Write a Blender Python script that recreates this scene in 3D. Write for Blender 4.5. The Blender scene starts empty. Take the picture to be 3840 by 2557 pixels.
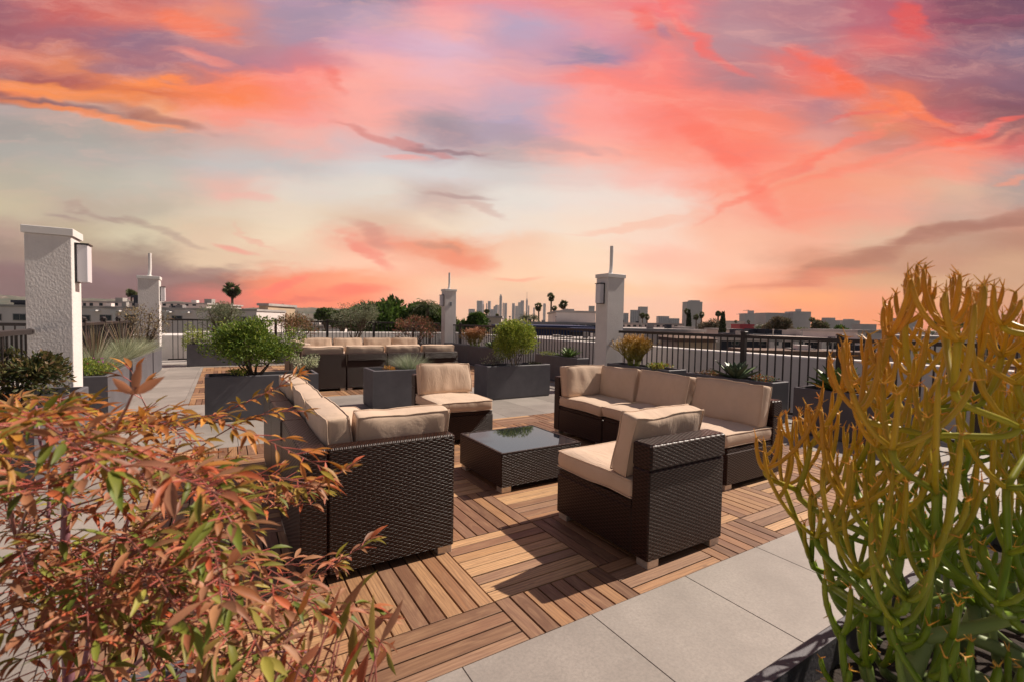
import bpy, math, random
from mathutils import Vector, noise as mn
from math import sin, cos, pi, radians, sqrt, atan2, degrees, exp, floor
random.seed(7)
S = bpy.context.scene
COL = S.collection

# ------------------------------------------------------------------ camera
CAM = Vector((-1.0166, -1.4518, 1.2405)); HEAD = radians(58.336); PITCH = 0.04036; ROLL = 0.01846; FPX = 1753.0
fwd = Vector((cos(HEAD)*cos(PITCH), sin(HEAD)*cos(PITCH), -sin(PITCH)))
rt0 = Vector((sin(HEAD), -cos(HEAD), 0)); up0 = rt0.cross(fwd)
rt = rt0*cos(ROLL)+up0*sin(ROLL); up = up0*cos(ROLL)-rt0*sin(ROLL)
hf = Vector((cos(HEAD), sin(HEAD), 0))
cd = bpy.data.cameras.new('camera'); cam = bpy.data.objects.new('camera', cd); COL.objects.link(cam)
from mathutils import Matrix
m = Matrix.Identity(4)
for i in range(3):
    m[i][0] = rt[i]; m[i][1] = up[i]; m[i][2] = -fwd[i]; m[i][3] = CAM[i]
cam.matrix_world = m
cd.sensor_width = 36; cd.lens = FPX/3840*36; cd.clip_end = 30000; cd.clip_start = .02
cd.dof.use_dof = True; cd.dof.focus_distance = 3.6; cd.dof.aperture_fstop = 6.5
S.camera = cam
S.render.resolution_x = 1024; S.render.resolution_y = 681
S.view_settings.view_transform = 'Standard'; S.view_settings.look = 'None'
S.view_settings.exposure = 0.3; S.view_settings.gamma = 1

def ray(px, py): return fwd+rt*((px-1920)/FPX)-up*((py-1278.5)/FPX)
def at(px, py, depth):           # photograph direction -> point at that distance ahead of the camera
    d = ray(px, py); return CAM+d*(depth/d.dot(hf))
def proj(p):
    d = Vector(p)-CAM; z = d.dot(fwd)
    if z < .02: return (-9999, -9999)
    return (1920+FPX*d.dot(rt)/z, 1278.5-FPX*d.dot(up)/z)
def lin(c):
    return tuple((x/255/12.92 if x/255 <= .04045 else ((x/255+.055)/1.055)**2.4) for x in c)

# ------------------------------------------------------------------ node helper
class NT:
    def __init__(s, tree): s.t = tree; s.n = tree.nodes; s.l = tree.links
    def add(s, typ, **k):
        n = s.n.new(typ)
        for a, b in k.items(): setattr(n, a, b)
        return n
    def set(s, sock, v):
        if hasattr(v, 'is_output'): s.l.new(v, sock)
        elif v is not None: sock.default_value = v
    def math(s, op, a, b=None, c=None, clamp=False):
        n = s.add('ShaderNodeMath', operation=op, use_clamp=clamp)
        s.set(n.inputs[0], a)
        if b is not None: s.set(n.inputs[1], b)
        if c is not None: s.set(n.inputs[2], c)
        return n.outputs[0]
    def mix(s, f, a, b, blend='MIX'):
        n = s.add('ShaderNodeMix', data_type='RGBA', blend_type=blend)
        s.set(n.inputs[0], f)
        for i, v in ((6, a), (7, b)):
            if isinstance(v, tuple) and len(v) == 3: v = v+(1,)
            s.set(n.inputs[i], v)
        return n.outputs[2]
    def noise(s, vec, scale, detail=4, rough=.55, dist=0, col=False):
        n = s.add('ShaderNodeTexNoise'); s.set(n.inputs['Vector'], vec)
        n.inputs['Scale'].default_value = scale; n.inputs['Detail'].default_value = detail
        n.inputs['Roughness'].default_value = rough; n.inputs['Distortion'].default_value = dist
        return n.outputs['Color' if col else 'Fac']
    def mapping(s, vec, loc=(0,0,0), rot=(0,0,0), sc=(1,1,1), typ='POINT'):
        n = s.add('ShaderNodeMapping', vector_type=typ); s.set(n.inputs[0], vec)
        n.inputs[1].default_value = loc; n.inputs[2].default_value = rot; n.inputs[3].default_value = sc
        return n.outputs[0]
    def ramp(s, f, stops, interp='LINEAR'):
        n = s.add('ShaderNodeValToRGB'); s.set(n.inputs[0], f); r = n.color_ramp; r.interpolation = interp
        while len(r.elements) < len(stops): r.elements.new(.5)
        for e, (p, c) in zip(r.elements, stops):
            e.position = p; e.color = tuple(c)+(1,) if len(c) == 3 else c
        return n.outputs[0]
    def sep(s, v):
        n = s.add('ShaderNodeSeparateXYZ'); s.set(n.inputs[0], v); return n.outputs
    def comb(s, x, y, z=0):
        n = s.add('ShaderNodeCombineXYZ')
        for i, v in enumerate((x, y, z)): s.set(n.inputs[i], v)
        return n.outputs[0]
    def maprange(s, v, a, b, c=0, d=1, smooth=False):
        n = s.add('ShaderNodeMapRange', interpolation_type='SMOOTHSTEP' if smooth else 'LINEAR')
        s.set(n.inputs[0], v)
        for i, x in zip((1, 2, 3, 4), (a, b, c, d)): n.inputs[i].default_value = x
        return n.outputs[0]

# ------------------------------------------------------------------ world: sunset sky
SUNV = Vector((0.98, -0.07, 1.0)).normalized()
w = bpy.data.worlds.new('World'); S.world = w; w.use_nodes = True
T = NT(w.node_tree); T.n.clear()
tc = T.add('ShaderNodeTexCoord').outputs['Generated']
vloc = T.mapping(tc, rot=(0, 0, pi/2-HEAD))
sx, sy, sz = T.sep(vloc)[:3]
az = T.math('MULTIPLY', T.math('ARCTAN2', sx, sy), 180/pi)
el = T.math('MULTIPLY', T.math('ARCSINE', sz), 180/pi)
# cloud colours as rows over the sunset quarter, x = sideways / forward, z = up / forward
fy_ = T.math('MAXIMUM', sy, .10)
gx = T.math('DIVIDE', sx, fy_); gz0 = T.math('DIVIDE', sz, fy_)
gz = T.math('MULTIPLY_ADD', gx, ROLL, gz0)
def azel(dx, dy):                # photograph position (2355 wide) -> sky plane position
    d = ray(dx*3840/2355, dy*3840/2355); x = d.dot(rt0)/d.dot(hf); z = d.z/d.dot(hf)
    return x, z+x*ROLL
ae = T.comb(gx, gz, 0)
def warp(vec, sc, rot, amp, det=3, rough=.55, dist=0.0):
    n_ = T.noise(T.mapping(ae, rot=(0, 0, radians(rot)), sc=sc), 1.0, det, rough, dist, col=True)
    a_ = T.add('ShaderNodeVectorMath', operation='MULTIPLY_ADD'); T.set(a_.inputs[0], n_)
    a_.inputs[1].default_value = (2*amp[0], 2*amp[1], 0); a_.inputs[2].default_value = (-amp[0], -amp[1], 0)
    b_ = T.add('ShaderNodeVectorMath', operation='ADD'); T.set(b_.inputs[0], vec); T.set(b_.inputs[1], a_.outputs[0]); return b_.outputs[0]
W1 = warp(ae, (1.6, 4, 1), -10, (.10, .045), 2)
W2 = warp(W1, (5, 14, 1), 12, (.055, .030), 3, .6, .6)
WARP = warp(W2, (14, 44, 1), -8, (.040, .012), 6, .68, 1.0)
nA = T.noise(T.mapping(ae, rot=(0, 0, radians(-12)), sc=(2.6, 12, 1)), 1.0, 10, .64, 1.2)
nB = T.noise(T.mapping(ae, rot=(0, 0, radians(24)), sc=(2.6, 15, 1)), 1.0, 10, .64, 1.2)
nC = T.noise(T.mapping(ae, sc=(4.5, 11, 1)), 1.0, 10, .64, 1.4)
NZ = {'a': T.math('SUBTRACT', nA, .5), 'b': T.math('SUBTRACT', nB, .5), 'c': T.math('SUBTRACT', nC, .5)}
XS = [0, 170, 340, 510, 680, 850, 1020, 1180, 1350, 1520, 1690, 1860, 2030, 2200, 2355]
ROWS = [
 (745, [(124, 97, 97), (118, 93, 93), (124, 93, 93), (169, 100, 95), (230, 134, 106), (240, 146, 112), (232, 180, 148), (220, 176, 146), (236, 188, 156), (238, 184, 152), (240, 162, 126), (240, 152, 104), (236, 144, 96), (224, 140, 106), (200, 140, 116)]),
 (700, [(121, 94, 94), (117, 90, 90), (121, 90, 90), (195, 110, 100), (240, 124, 95), (245, 134, 100), (235, 180, 150), (225, 180, 150), (240, 190, 160), (242, 185, 155), (242, 160, 130), (240, 149, 105), (235, 144, 100), (225, 140, 110), (200, 140, 120)]),
 (660, [(126, 94, 94), (126, 97, 97), (126, 97, 97), (148, 103, 94), (235, 134, 100), (245, 154, 115), (240, 190, 155), (235, 190, 155), (245, 195, 155), (248, 190, 155), (245, 165, 125), (245, 159, 105), (235, 150, 110), (225, 160, 115), (205, 145, 110)]),
 (620, [(144, 118, 106), (158, 127, 109), (144, 118, 104), (220, 190, 158), (235, 195, 165), (250, 195, 165), (240, 170, 140), (245, 200, 165), (250, 210, 178), (250, 200, 170), (248, 170, 135), (230, 145, 110), (215, 155, 115), (210, 160, 120), (200, 150, 115)]),
 (570, [(175, 145, 130), (190, 170, 140), (210, 195, 165), (225, 195, 165), (240, 215, 185), (240, 155, 130), (235, 150, 115), (245, 200, 170), (248, 215, 185), (253, 190, 165), (250, 190, 160), (220, 150, 120), (195, 140, 110), (195, 140, 110), (205, 155, 120)]),
 (520, [(200, 185, 155), (190, 170, 150), (195, 180, 160), (225, 205, 180), (235, 215, 190), (225, 190, 165), (240, 215, 190), (240, 222, 205), (248, 222, 200), (250, 212, 190), (253, 190, 160), (245, 175, 145), (225, 180, 150), (190, 145, 120), (185, 130, 105)]),
 (460, [(184, 174, 156), (188, 182, 166), (198, 190, 176), (230, 185, 170), (225, 212, 200), (228, 218, 205), (205, 180, 170), (232, 222, 212), (240, 222, 210), (245, 220, 205), (252, 175, 150), (252, 150, 122), (240, 165, 140), (205, 165, 145), (200, 140, 115)]),
 (400, [(174, 168, 160), (178, 172, 164), (188, 180, 172), (200, 192, 188), (200, 195, 192), (215, 210, 208), (218, 212, 210), (215, 205, 200), (235, 205, 195), (252, 190, 175), (255, 152, 125), (250, 152, 120), (245, 162, 130), (225, 177, 150), (175, 155, 145)]),
 (340, [(164, 156, 150), (170, 162, 154), (184, 164, 156), (215, 175, 165), (245, 177, 165), (215, 190, 190), (187, 167, 173), (190, 170, 170), (255, 177, 160), (255, 157, 135), (255, 127, 105), (250, 152, 125), (240, 147, 120), (250, 152, 125), (180, 155, 150)]),
 (290, [(180, 165, 160), (190, 165, 155), (240, 172, 135), (255, 152, 130), (255, 162, 150), (250, 172, 160), (172, 152, 160), (185, 165, 185), (255, 167, 155), (255, 137, 120), (255, 132, 105), (225, 152, 140), (205, 130, 115), (255, 122, 90), (220, 107, 100)]),
 (250, [(250, 132, 70), (235, 132, 74), (225, 117, 70), (255, 132, 80), (255, 142, 120), (255, 172, 160), (230, 172, 175), (200, 170, 185), (255, 159, 148), (255, 132, 116), (250, 132, 108), (200, 130, 128), (230, 132, 95), (210, 95, 85), (156, 89, 89)]),
 (215, [(150, 85, 90), (180, 90, 80), (255, 142, 75), (255, 132, 95), (255, 137, 125), (255, 172, 160), (245, 177, 175), (210, 170, 185), (255, 157, 150), (255, 132, 115), (240, 132, 120), (190, 125, 130), (255, 127, 80), (190, 90, 95), (135, 78, 84)]),
 (175, [(225, 127, 105), (225, 132, 95), (170, 110, 120), (175, 125, 140), (210, 130, 140), (250, 177, 175), (240, 182, 190), (235, 162, 165), (255, 137, 125), (255, 132, 120), (182, 123, 128), (250, 117, 90), (225, 117, 95), (166, 95, 99), (130, 78, 94)]),
 (120, [(160, 90, 100), (170, 100, 110), (150, 110, 130), (200, 135, 135), (175, 145, 165), (215, 165, 185), (225, 182, 200), (215, 160, 175), (160, 135, 165), (250, 132, 125), (192, 128, 133), (240, 112, 100), (171, 100, 108), (156, 100, 113), (135, 95, 113)]),
 (60, [(150, 90, 105), (205, 100, 95), (225, 117, 100), (235, 142, 120), (170, 145, 165), (190, 160, 180), (250, 172, 170), (190, 165, 190), (225, 152, 165), (220, 127, 125), (187, 140, 148), (176, 128, 138), (225, 107, 105), (145, 100, 118), (130, 106, 128)]),
 (0, [(130, 90, 115), (185, 95, 100), (185, 95, 100), (205, 130, 135), (185, 150, 170), (140, 130, 155), (240, 150, 155), (235, 150, 160), (240, 140, 140), (250, 120, 120), (187, 134, 143), (182, 123, 133), (190, 95, 110), (124, 67, 89), (114, 72, 94)]),
 (-140, [(110, 90, 120), (125, 90, 115), (130, 95, 120), (140, 115, 140), (140, 130, 155), (130, 130, 160), (160, 140, 165), (165, 140, 165), (165, 130, 155), (170, 120, 140), (145, 123, 138), (135, 112, 128), (124, 89, 110), (104, 78, 104), (93, 78, 103)]),
]
sp = T.sep(WARP); px_ = sp[0]; pz_ = sp[1]
X0, X1 = azel(0, 400)[0], azel(2355, 400)[0]
fx_ = T.maprange(px_, X0, X1)
cur = None; pz0 = None
for (yy, cs) in ROWS:
    cols = cs
    stops = [((azel(x, 400)[0]-X0)/(X1-X0), lin(c)) for x, c in zip(XS, cols)]
    r_ = T.ramp(fx_, stops, 'B_SPLINE' if False else 'EASE'); zc = azel(1177, yy)[1]
    cur = r_ if cur is None else T.mix(T.maprange(pz_, pz0, zc, 0, 1, True), cur, r_)
    pz0 = zc
def blob(x, y, rx, ry, rot, col, a, nz='c', k=1.0, soft=1.0):
    global cur
    a0, e0 = azel(x, y); a1, e1 = azel(x+1, y)
    s1 = (a1-a0)
    v = T.mapping(W2, loc=(a0, e0, 0), rot=(0, 0, radians(rot)), sc=(s1*rx, s1*ry, 1), typ='TEXTURE')
    ln = T.add('ShaderNodeVectorMath', operation='DOT_PRODUCT'); T.set(ln.inputs[0], v); T.set(ln.inputs[1], v)
    f = T.math('MULTIPLY_ADD', NZ[nz], 3.6*k, T.math('SUBTRACT', 1.0, ln.outputs['Value']))
    f = T.maprange(f, -.5*soft, 1.2*soft, 0, a, True)
    cur = T.mix(f, cur, lin(col))
B = blob
B(60, 232, 260, 15, -6, (120, 72, 84), .8, 'a', .8)
B(330, 262, 150, 14, -14, (150, 80, 74), .6, 'a', .8)
B(120, 205, 260, 18, -6, (255, 150, 80), .7, 'a', 1)
B(200, 262, 240, 10, -8, (255, 140, 66), .8, 'a', .6)
B(440, 60, 90, 34, -20, (255, 124, 84), .8, 'a', 1)
B(470, 142, 70, 12, -12, (250, 140, 120), .7, 'a', 1)
B(360, 165, 170, 16, -8, (150, 110, 128), .6, 'a', 1)
B(770, 205, 60, 14, -30, (244, 110, 96), .6, 'a', 1)
B(900, 318, 170, 9, -13, (210, 120, 112), .6, 'a', 1)
B(1060, 308, 90, 20, -4, (156, 134, 146), .5, 'a', .9)
B(1050, 340, 110, 8, 0, (146, 112, 118), .7, 'a', 1)
B(1250, 322, 180, 16, -10, (172, 152, 160), .5, 'a', .9)
B(930, 358, 60, 8, 0, (250, 160, 148), .6, 'a', .9)
B(1055, 458, 90, 7, -3, (180, 148, 142), .7, 'a', 1)
B(1120, 484, 70, 10, -14, (206, 164, 152), .5, 'a', 1)
B(545, 460, 90, 9, -5, (244, 178, 166), .5, 'a', .9)
B(330, 520, 190, 9, -14, (160, 128, 120), .6, 'a', .9)
B(155, 495, 60, 9, -12, (150, 120, 120), .5, 'a', .9)
B(570, 575, 50, 9, -20, (240, 140, 128), .7, 'a', .9)
B(610, 560, 70, 5, -25, (236, 160, 140), .5, 'a', .9)
B(250, 618, 60, 16, -30, (130, 100, 102), .6, 'a', .9)
B(480, 628, 120, 12, 12, (150, 116, 110), .6, 'a', .9)
B(850, 548, 70, 20, -30, (206, 140, 124), .6, 'c', 1)
B(840, 580, 80, 14, -25, (240, 130, 112), .7, 'c', 1)
B(1035, 592, 100, 24, -4, (238, 138, 106), .8, 'c', .9)
B(985, 560, 50, 12, -10, (186, 138, 118), .6, 'c', .9)
B(690, 655, 60, 12, 18, (255, 112, 96), .8, 'c', 1)
B(840, 668, 80, 14, 8, (252, 112, 92), .8, 'c', 1)
B(700, 690, 110, 10, 4, (214, 104, 92), .7, 'c', 1)
B(1185, 638, 60, 6, 2, (246, 160, 130), .7, 'c', .8)
B(1340, 122, 36, 24, -20, (150, 134, 160), .8, 'c', 1)
B(1465, 45, 28, 36, -60, (250, 92, 80), .8, 'a', 1)
B(1560, 40, 110, 14, -40, (255, 110, 104), .8, 'a', 1)
B(1640, 100, 90, 18, -40, (255, 104, 90), .7, 'a', 1)
B(1520, 70, 50, 16, -30, (176, 124, 146), .7, 'a', 1)
B(1660, 370, 200, 26, -38, (255, 112, 90), .6, 'a', 1)
B(1900, 345, 260, 14, 26, (255, 124, 96), .6, 'b', 1)
B(1950, 390, 300, 12, 20, (255, 132, 104), .6, 'b', 1)
B(1780, 420, 200, 10, 34, (255, 120, 96), .5, 'b', 1)
B(2100, 365, 300, 8, 16, (255, 150, 124), .5, 'b', 1)
B(1930, 180, 90, 26, -30, (255, 104, 64), .85, 'a', 1)
B(1880, 130, 70, 18, -20, (252, 104, 84), .7, 'a', 1)
B(2080, 30, 60, 26, -50, (232, 82, 74), .8, 'c', 1)
B(2120, 240, 130, 18, -22, (255, 124, 76), .85, 'c', 1)
B(2290, 292, 140, 9, 17, (255, 96, 76), .8, 'b', 1)
B(1960, 262, 110, 7, 14, (240, 96, 84), .6, 'b', 1)
B(2260, 38, 130, 9, 6, (150, 70, 96), .6, 'b', .8)
B(2330, 410, 40, 10, 20, (250, 150, 116), .6, 'b', .9)
B(2070, 568, 330, 24, 17, (176, 112, 88), .85, 'b', .8)
B(1850, 640, 200, 16, 10, (216, 122, 92), .75, 'b', .9)
B(2260, 512, 240, 20, 18, (168, 112, 94), .75, 'b', .8)
B(1500, 515, 200, 6, 9, (250, 186, 158), .5, 'b', .9)
# fine wisps inside the sheets
w1 = T.noise(T.mapping(WARP, rot=(0, 0, radians(-14)), sc=(4, 24, 1)), 1.0, 10, .72, .5)
w2 = T.noise(T.mapping(WARP, rot=(0, 0, radians(28)), sc=(4, 24, 1)), 1.0, 10, .72, .5)
hi_ = T.maprange(gz, .08, .5, .08, 1, True)
cur = T.mix(T.math('MULTIPLY', T.maprange(w1, .44, .78, 0, .40, True), hi_), cur, lin((255, 186, 168)))
cur = T.mix(T.math('MULTIPLY', T.maprange(w2, .46, .80, 0, .24, True), hi_), cur, lin((184, 140, 152)))
# away from the sunset the dome is a dim blue grey
face = T.maprange(T.math('ABSOLUTE', az), 58, 110, 0, 1, True)
upf = T.maprange(el, 38, 58, 0, 1, True)
dim = T.math('MAXIMUM', face, upf)
cur = T.mix(dim, cur, (.135, .142, .172))
sky = T.add('ShaderNodeTexSky', sky_type='NISHITA'); sky.sun_disc = False
sky.sun_elevation = math.asin(SUNV.z); sky.sun_rotation = atan2(SUNV.x, SUNV.y)
# light lost and gained in the haze layer below (its optical depth shrinks with height)
tau = T.math('MULTIPLY', T.math('MINIMUM', 4300.0, T.math('DIVIDE', 340.0, T.math('MAXIMUM', gz0, .001))), .00007)
tr_ = T.math('EXPONENT', T.math('MULTIPLY', tau, -1.0)); inv = T.math('DIVIDE', 1.0, tr_)
sub = T.math('SUBTRACT', inv, 1.0)
vs_ = T.add('ShaderNodeVectorMath', operation='SCALE'); T.set(vs_.inputs[0], cur); T.set(vs_.inputs['Scale'], inv)
vh = T.add('ShaderNodeVectorMath', operation='SCALE'); vh.inputs[0].default_value = (.36, .30, .28); T.set(vh.inputs['Scale'], sub)
vd = T.add('ShaderNodeVectorMath', operation='SUBTRACT'); T.set(vd.inputs[0], vs_.outputs[0]); T.set(vd.inputs[1], vh.outputs[0])
vm = T.add('ShaderNodeVectorMath', operation='MAXIMUM'); T.set(vm.inputs[0], vd.outputs[0]); vm.inputs[1].default_value = (.01, .01, .01)
cur = vm.outputs[0]
bg1 = T.add('ShaderNodeBackground'); T.set(bg1.inputs[0], cur); T.set(bg1.inputs[1], T.math('MULTIPLY_ADD', T.maprange(gz, .02, .22, 1, 0, True), .10, .79))
bg2 = T.add('ShaderNodeBackground'); T.set(bg2.inputs[0], sky.outputs[0]); bg2.inputs[1].default_value = .0018
ad = T.add('ShaderNodeAddShader'); T.l.new(bg1.outputs[0], ad.inputs[0]); T.l.new(bg2.outputs[0], ad.inputs[1])
out = T.add('ShaderNodeOutputWorld'); T.l.new(ad.outputs[0], out.inputs[0])

sl = bpy.data.lights.new('sun', 'SUN'); sl.energy = 5.0; sl.angle = radians(.5); sl.color = (1.0, .87, .74)
so = bpy.data.objects.new('sun', sl); COL.objects.link(so)
so.rotation_euler = SUNV.to_track_quat('Z', 'Y').to_euler(); so.location = (10, 0, 20)

# ------------------------------------------------------------------ object helpers
def tag(o, label=None, cat=None, group=None, kind=None):
    if label: o['label'] = label
    if cat: o['category'] = cat
    if group: o['group'] = group
    if kind: o['kind'] = kind
    return o
def empty(name, loc, rz=0):
    o = bpy.data.objects.new(name, None); COL.objects.link(o); o.location = loc; o.rotation_euler = (0, 0, rz)
    o.empty_display_size = .1
    return o
class MB:
    def __init__(s): s.v = []; s.f = []; s.uv = []; s.c = []; s.col = (1, 1, 1)
    def add(s, vs, fs, uvs=None):
        b = len(s.v); s.v += [tuple(x) for x in vs]; s.c += [s.col]*len(vs)
        for i, f in enumerate(fs):
            s.f.append([b+k for k in f])
            s.uv.append(uvs[i] if uvs else [(vs[k][0], vs[k][1]) for k in f])
    def box(s, x0, x1, y0, y1, z0, z1, ch=0, uo=0, R=None):
        if ch:
            def ring(z, c): return [(x0+c, y0, z), (x1-c, y0, z), (x1, y0+c, z), (x1, y1-c, z), (x1-c, y1, z), (x0+c, y1, z), (x0, y1-c, z), (x0, y0+c, z)]
            V = ring(z0, ch)+ring(z1-ch, ch)+[(x0+2*ch, y0+ch, z1), (x1-2*ch, y0+ch, z1), (x1-ch, y0+2*ch, z1), (x1-ch, y1-2*ch, z1), (x1-2*ch, y1-ch, z1), (x0+2*ch, y1-ch, z1), (x0+ch, y1-2*ch, z1), (x0+ch, y0+2*ch, z1)]
            F = []
            for r in (0, 8):
                for k in range(8): F.append([r+k, r+(k+1) % 8, r+8+(k+1) % 8, r+8+k])
            F.append([16+k for k in range(8)]); F.append([7-k for k in range(8)])
        else:
            V = [(x0, y0, z0), (x1, y0, z0), (x1, y1, z0), (x0, y1, z0), (x0, y0, z1), (x1, y0, z1), (x1, y1, z1), (x0, y1, z1)]
            F = [[0, 1, 5, 4], [1, 2, 6, 5], [2, 3, 7, 6], [3, 0, 4, 7], [4, 5, 6, 7], [3, 2, 1, 0]]
        U = []
        for f in F:
            a, b_, c = (Vector(V[f[i]]) for i in (0, 1, 2)); n = (b_-a).cross(c-b_)
            ax = max(range(3), key=lambda i: abs(n[i]))
            if ax == 2: U.append([(V[k][0]+uo, V[k][1]) for k in f])
            elif ax == 0: U.append([(V[k][1]+uo, V[k][2]) for k in f])
            else: U.append([(V[k][0]+uo, V[k][2]) for k in f])
        if R: V = [R(Vector(v)) for v in V]
        s.add(V, F, U)
    def tube(s, pts, rad, n=6, cap=True, cols=None):
        pts = [Vector(p) for p in pts]
        if isinstance(rad, (int, float)): rad = [rad]*len(pts)
        b = len(s.v); ref = None
        for i, p in enumerate(pts):
            t = (pts[min(i+1, len(pts)-1)]-pts[max(i-1, 0)])
            t = t.normalized() if t.length > 1e-9 else Vector((0, 0, 1))
            if ref is None: ref = t.orthogonal().normalized()
            ref = (ref-t*ref.dot(t)); ref = ref.normalized() if ref.length > 1e-6 else t.orthogonal().normalized()
            o = t.cross(ref)
            for k in range(n):
                a = 2*pi*k/n; s.v.append(tuple(p+(ref*cos(a)+o*sin(a))*rad[i])); s.c.append(cols[i] if cols else s.col)
        for i in range(len(pts)-1):
            for k in range(n):
                f = [b+i*n+k, b+i*n+(k+1) % n, b+(i+1)*n+(k+1) % n, b+(i+1)*n+k]
                s.f.append(f); s.uv.append([(k/n, i*.1), ((k+1)/n, i*.1), ((k+1)/n, i*.1+.1), (k/n, i*.1+.1)])
        if cap:
            for r in (0, len(pts)-1):
                f = [b+r*n+k for k in range(n)]
                if r == 0: f = f[::-1]
                s.f.append(f); s.uv.append([(0, 0)]*n)
    def leaf(s, p, d, up_, L, W, droop=.3, seg=3, fold=.15, col=None):
        d = d.normalized(); side = d.cross(up_)
        if side.length < 1e-4: side = d.orthogonal()
        side.normalize(); nrm = side.cross(d).normalized()
        V = []; F = []
        prof = {1: [0, 0], 2: [0, 1, 0], 3: [.15, 1, .75, 0], 4: [.15, .8, 1, .6, 0], 5: [.15, .7, 1, .9, .5, 0]}[seg]
        for i in range(seg+1):
            t = i/seg; c = p+d*(L*t)-nrm*(droop*L*t*t)
            wdt = W*.5*prof[i]
            if i == seg: V.append(c)
            elif i == 0 and prof[0] == 0: V.append(c)
            else: V += [c-side*wdt+nrm*(fold*wdt), c-nrm*(fold*wdt*.6), c+side*wdt+nrm*(fold*wdt)]
        if seg == 2:
            V = [p, p+d*(L*.5)-nrm*(droop*L*.25)-side*W*.5, p+d*L-nrm*(droop*L), p+d*(L*.5)-nrm*(droop*L*.25)+side*W*.5]
            F = [[0, 1, 2, 3]]
        else:
            for i in range(seg):
                a = i*3; b_ = a+3
                if i < seg-1: F += [[a, a+1, b_+1, b_], [a+1, a+2, b_+2, b_+1]]
                else: F += [[a, a+1, b_], [a+1, a+2, b_]]
        old = s.col
        if col: s.col = col
        s.add(V, F); s.col = old
    def build(s, name, mat, parent=None, origin=(0, 0, 0), smooth=False, loc=None, hascol=False):
        o3 = Vector(origin)
        me = bpy.data.meshes.new(name)
        me.from_pydata([tuple(Vector(v)-o3) for v in s.v], [], s.f)
        uvl = me.uv_layers.new(name='UVMap'); flat = []
        for u in s.uv:
            for a, b_ in u: flat += [a, b_]
        uvl.data.foreach_set('uv', flat)
        if hascol:
            ca = me.color_attributes.new('Col', 'FLOAT_COLOR', 'POINT'); fc = []
            for c in s.c: fc += [c[0], c[1], c[2], 1]
            ca.data.foreach_set('color', fc)
        me.materials.append(mat)
        if smooth: me.polygons.foreach_set('use_smooth', [True]*len(me.polygons))
        me.update()
        ob = bpy.data.objects.new(name, me); COL.objects.link(ob)
        if parent: ob.parent = parent
        else: ob.location = origin
        if loc is not None: ob.location = loc
        return ob
def copy_tree(o, parent=None):
    c = o.copy(); COL.objects.link(c)
    if parent: c.parent = parent
    for ch in list(o.children): copy_tree(ch, c)
    return c
def children_of(o): return [c for c in o.children]

# ------------------------------------------------------------------ materials
def newmat(name):
    mt = bpy.data.materials.new(name); mt.use_nodes = True; t = NT(mt.node_tree); t.n.clear()
    p = t.add('ShaderNodeBsdfPrincipled'); o = t.add('ShaderNodeOutputMaterial'); t.l.new(p.outputs[0], o.inputs[0])
    return mt, t, p, o
def bump(t, p, h, dist, strength=1.0):
    b = t.add('ShaderNodeBump'); b.inputs['Distance'].default_value = dist; b.inputs['Strength'].default_value = strength
    t.set(b.inputs['Height'], h); t.l.new(b.outputs[0], p.inputs['Normal'])
def simple(name, col, rough=.6, metal=0, nscale=0, nvar=.15, bscale=0, bdist=.002, spec=.5, coords='Object'):
    mt, t, p, o = newmat(name)
    co = t.add('ShaderNodeTexCoord').outputs[coords]
    c = tuple(col)+(1,)
    if nscale:
        n = t.noise(co, nscale, 5, .6)
        lo = tuple(x*(1-nvar) for x in col); hi = tuple(min(1, x*(1+nvar)) for x in col)
        t.set(p.inputs['Base Color'], t.mix(t.maprange(n, .3, .7), lo, hi))
    else: p.inputs['Base Color'].default_value = c
    p.inputs['Roughness'].default_value = rough; p.inputs['Metallic'].default_value = metal
    p.inputs['Specular IOR Level'].default_value = spec
    if bscale: bump(t, p, t.noise(co, bscale, 4, .6), bdist)
    return mt
def foliage(name, rough=.5, trans=.3, var=.25):
    mt, t, p, o = newmat(name)
    at_ = t.add('ShaderNodeAttribute', attribute_name='Col').outputs['Color']
    g = t.add('ShaderNodeNewGeometry')
    hsv = t.add('ShaderNodeHueSaturation'); t.set(hsv.inputs['Color'], at_)
    t.set(hsv.inputs['Value'], t.maprange(g.outputs['Random Per Island'], 0, 1, 1-var, 1+var))
    t.l.new(hsv.outputs[0], p.inputs['Base Color']); p.inputs['Roughness'].default_value = rough
    p.inputs['Specular IOR Level'].default_value = .35
    if trans:
        tr = t.add('ShaderNodeBsdfTranslucent'); t.l.new(hsv.outputs[0], tr.inputs[0])
        mx = t.add('ShaderNodeMixShader'); mx.inputs[0].default_value = trans
        t.l.new(p.outputs[0], mx.inputs[1]); t.l.new(tr.outputs[0], mx.inputs[2]); t.l.new(mx.outputs[0], o.inputs[0])
    return mt
M = {}
M['leaf'] = foliage('leaf')
M['stick'] = foliage('succulent_stick', .38, .12, .12)
M['thick'] = foliage('succulent_leaf', .45, .1, .12)
M['bark'] = simple('bark', (.10, .07, .05), .85, nscale=40, bscale=80)
M['soil'] = simple('soil', (.035, .024, .018), .95, nscale=60, nvar=.5, bscale=50, bdist=.01)
M['planter'] = simple('planter_fibre_cement', (.108, .104, .118), .62, nscale=6, nvar=.14, bscale=90, bdist=.0012)
M['rail'] = simple('rail_bronze_paint', (.030, .022, .021), .42, nscale=20, nvar=.15)
M['steel'] = simple('brushed_foot', (.62, .56, .50), .38, .6, nscale=60)
M['black'] = simple('black_metal', (.015, .013, .014), .4)
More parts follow.
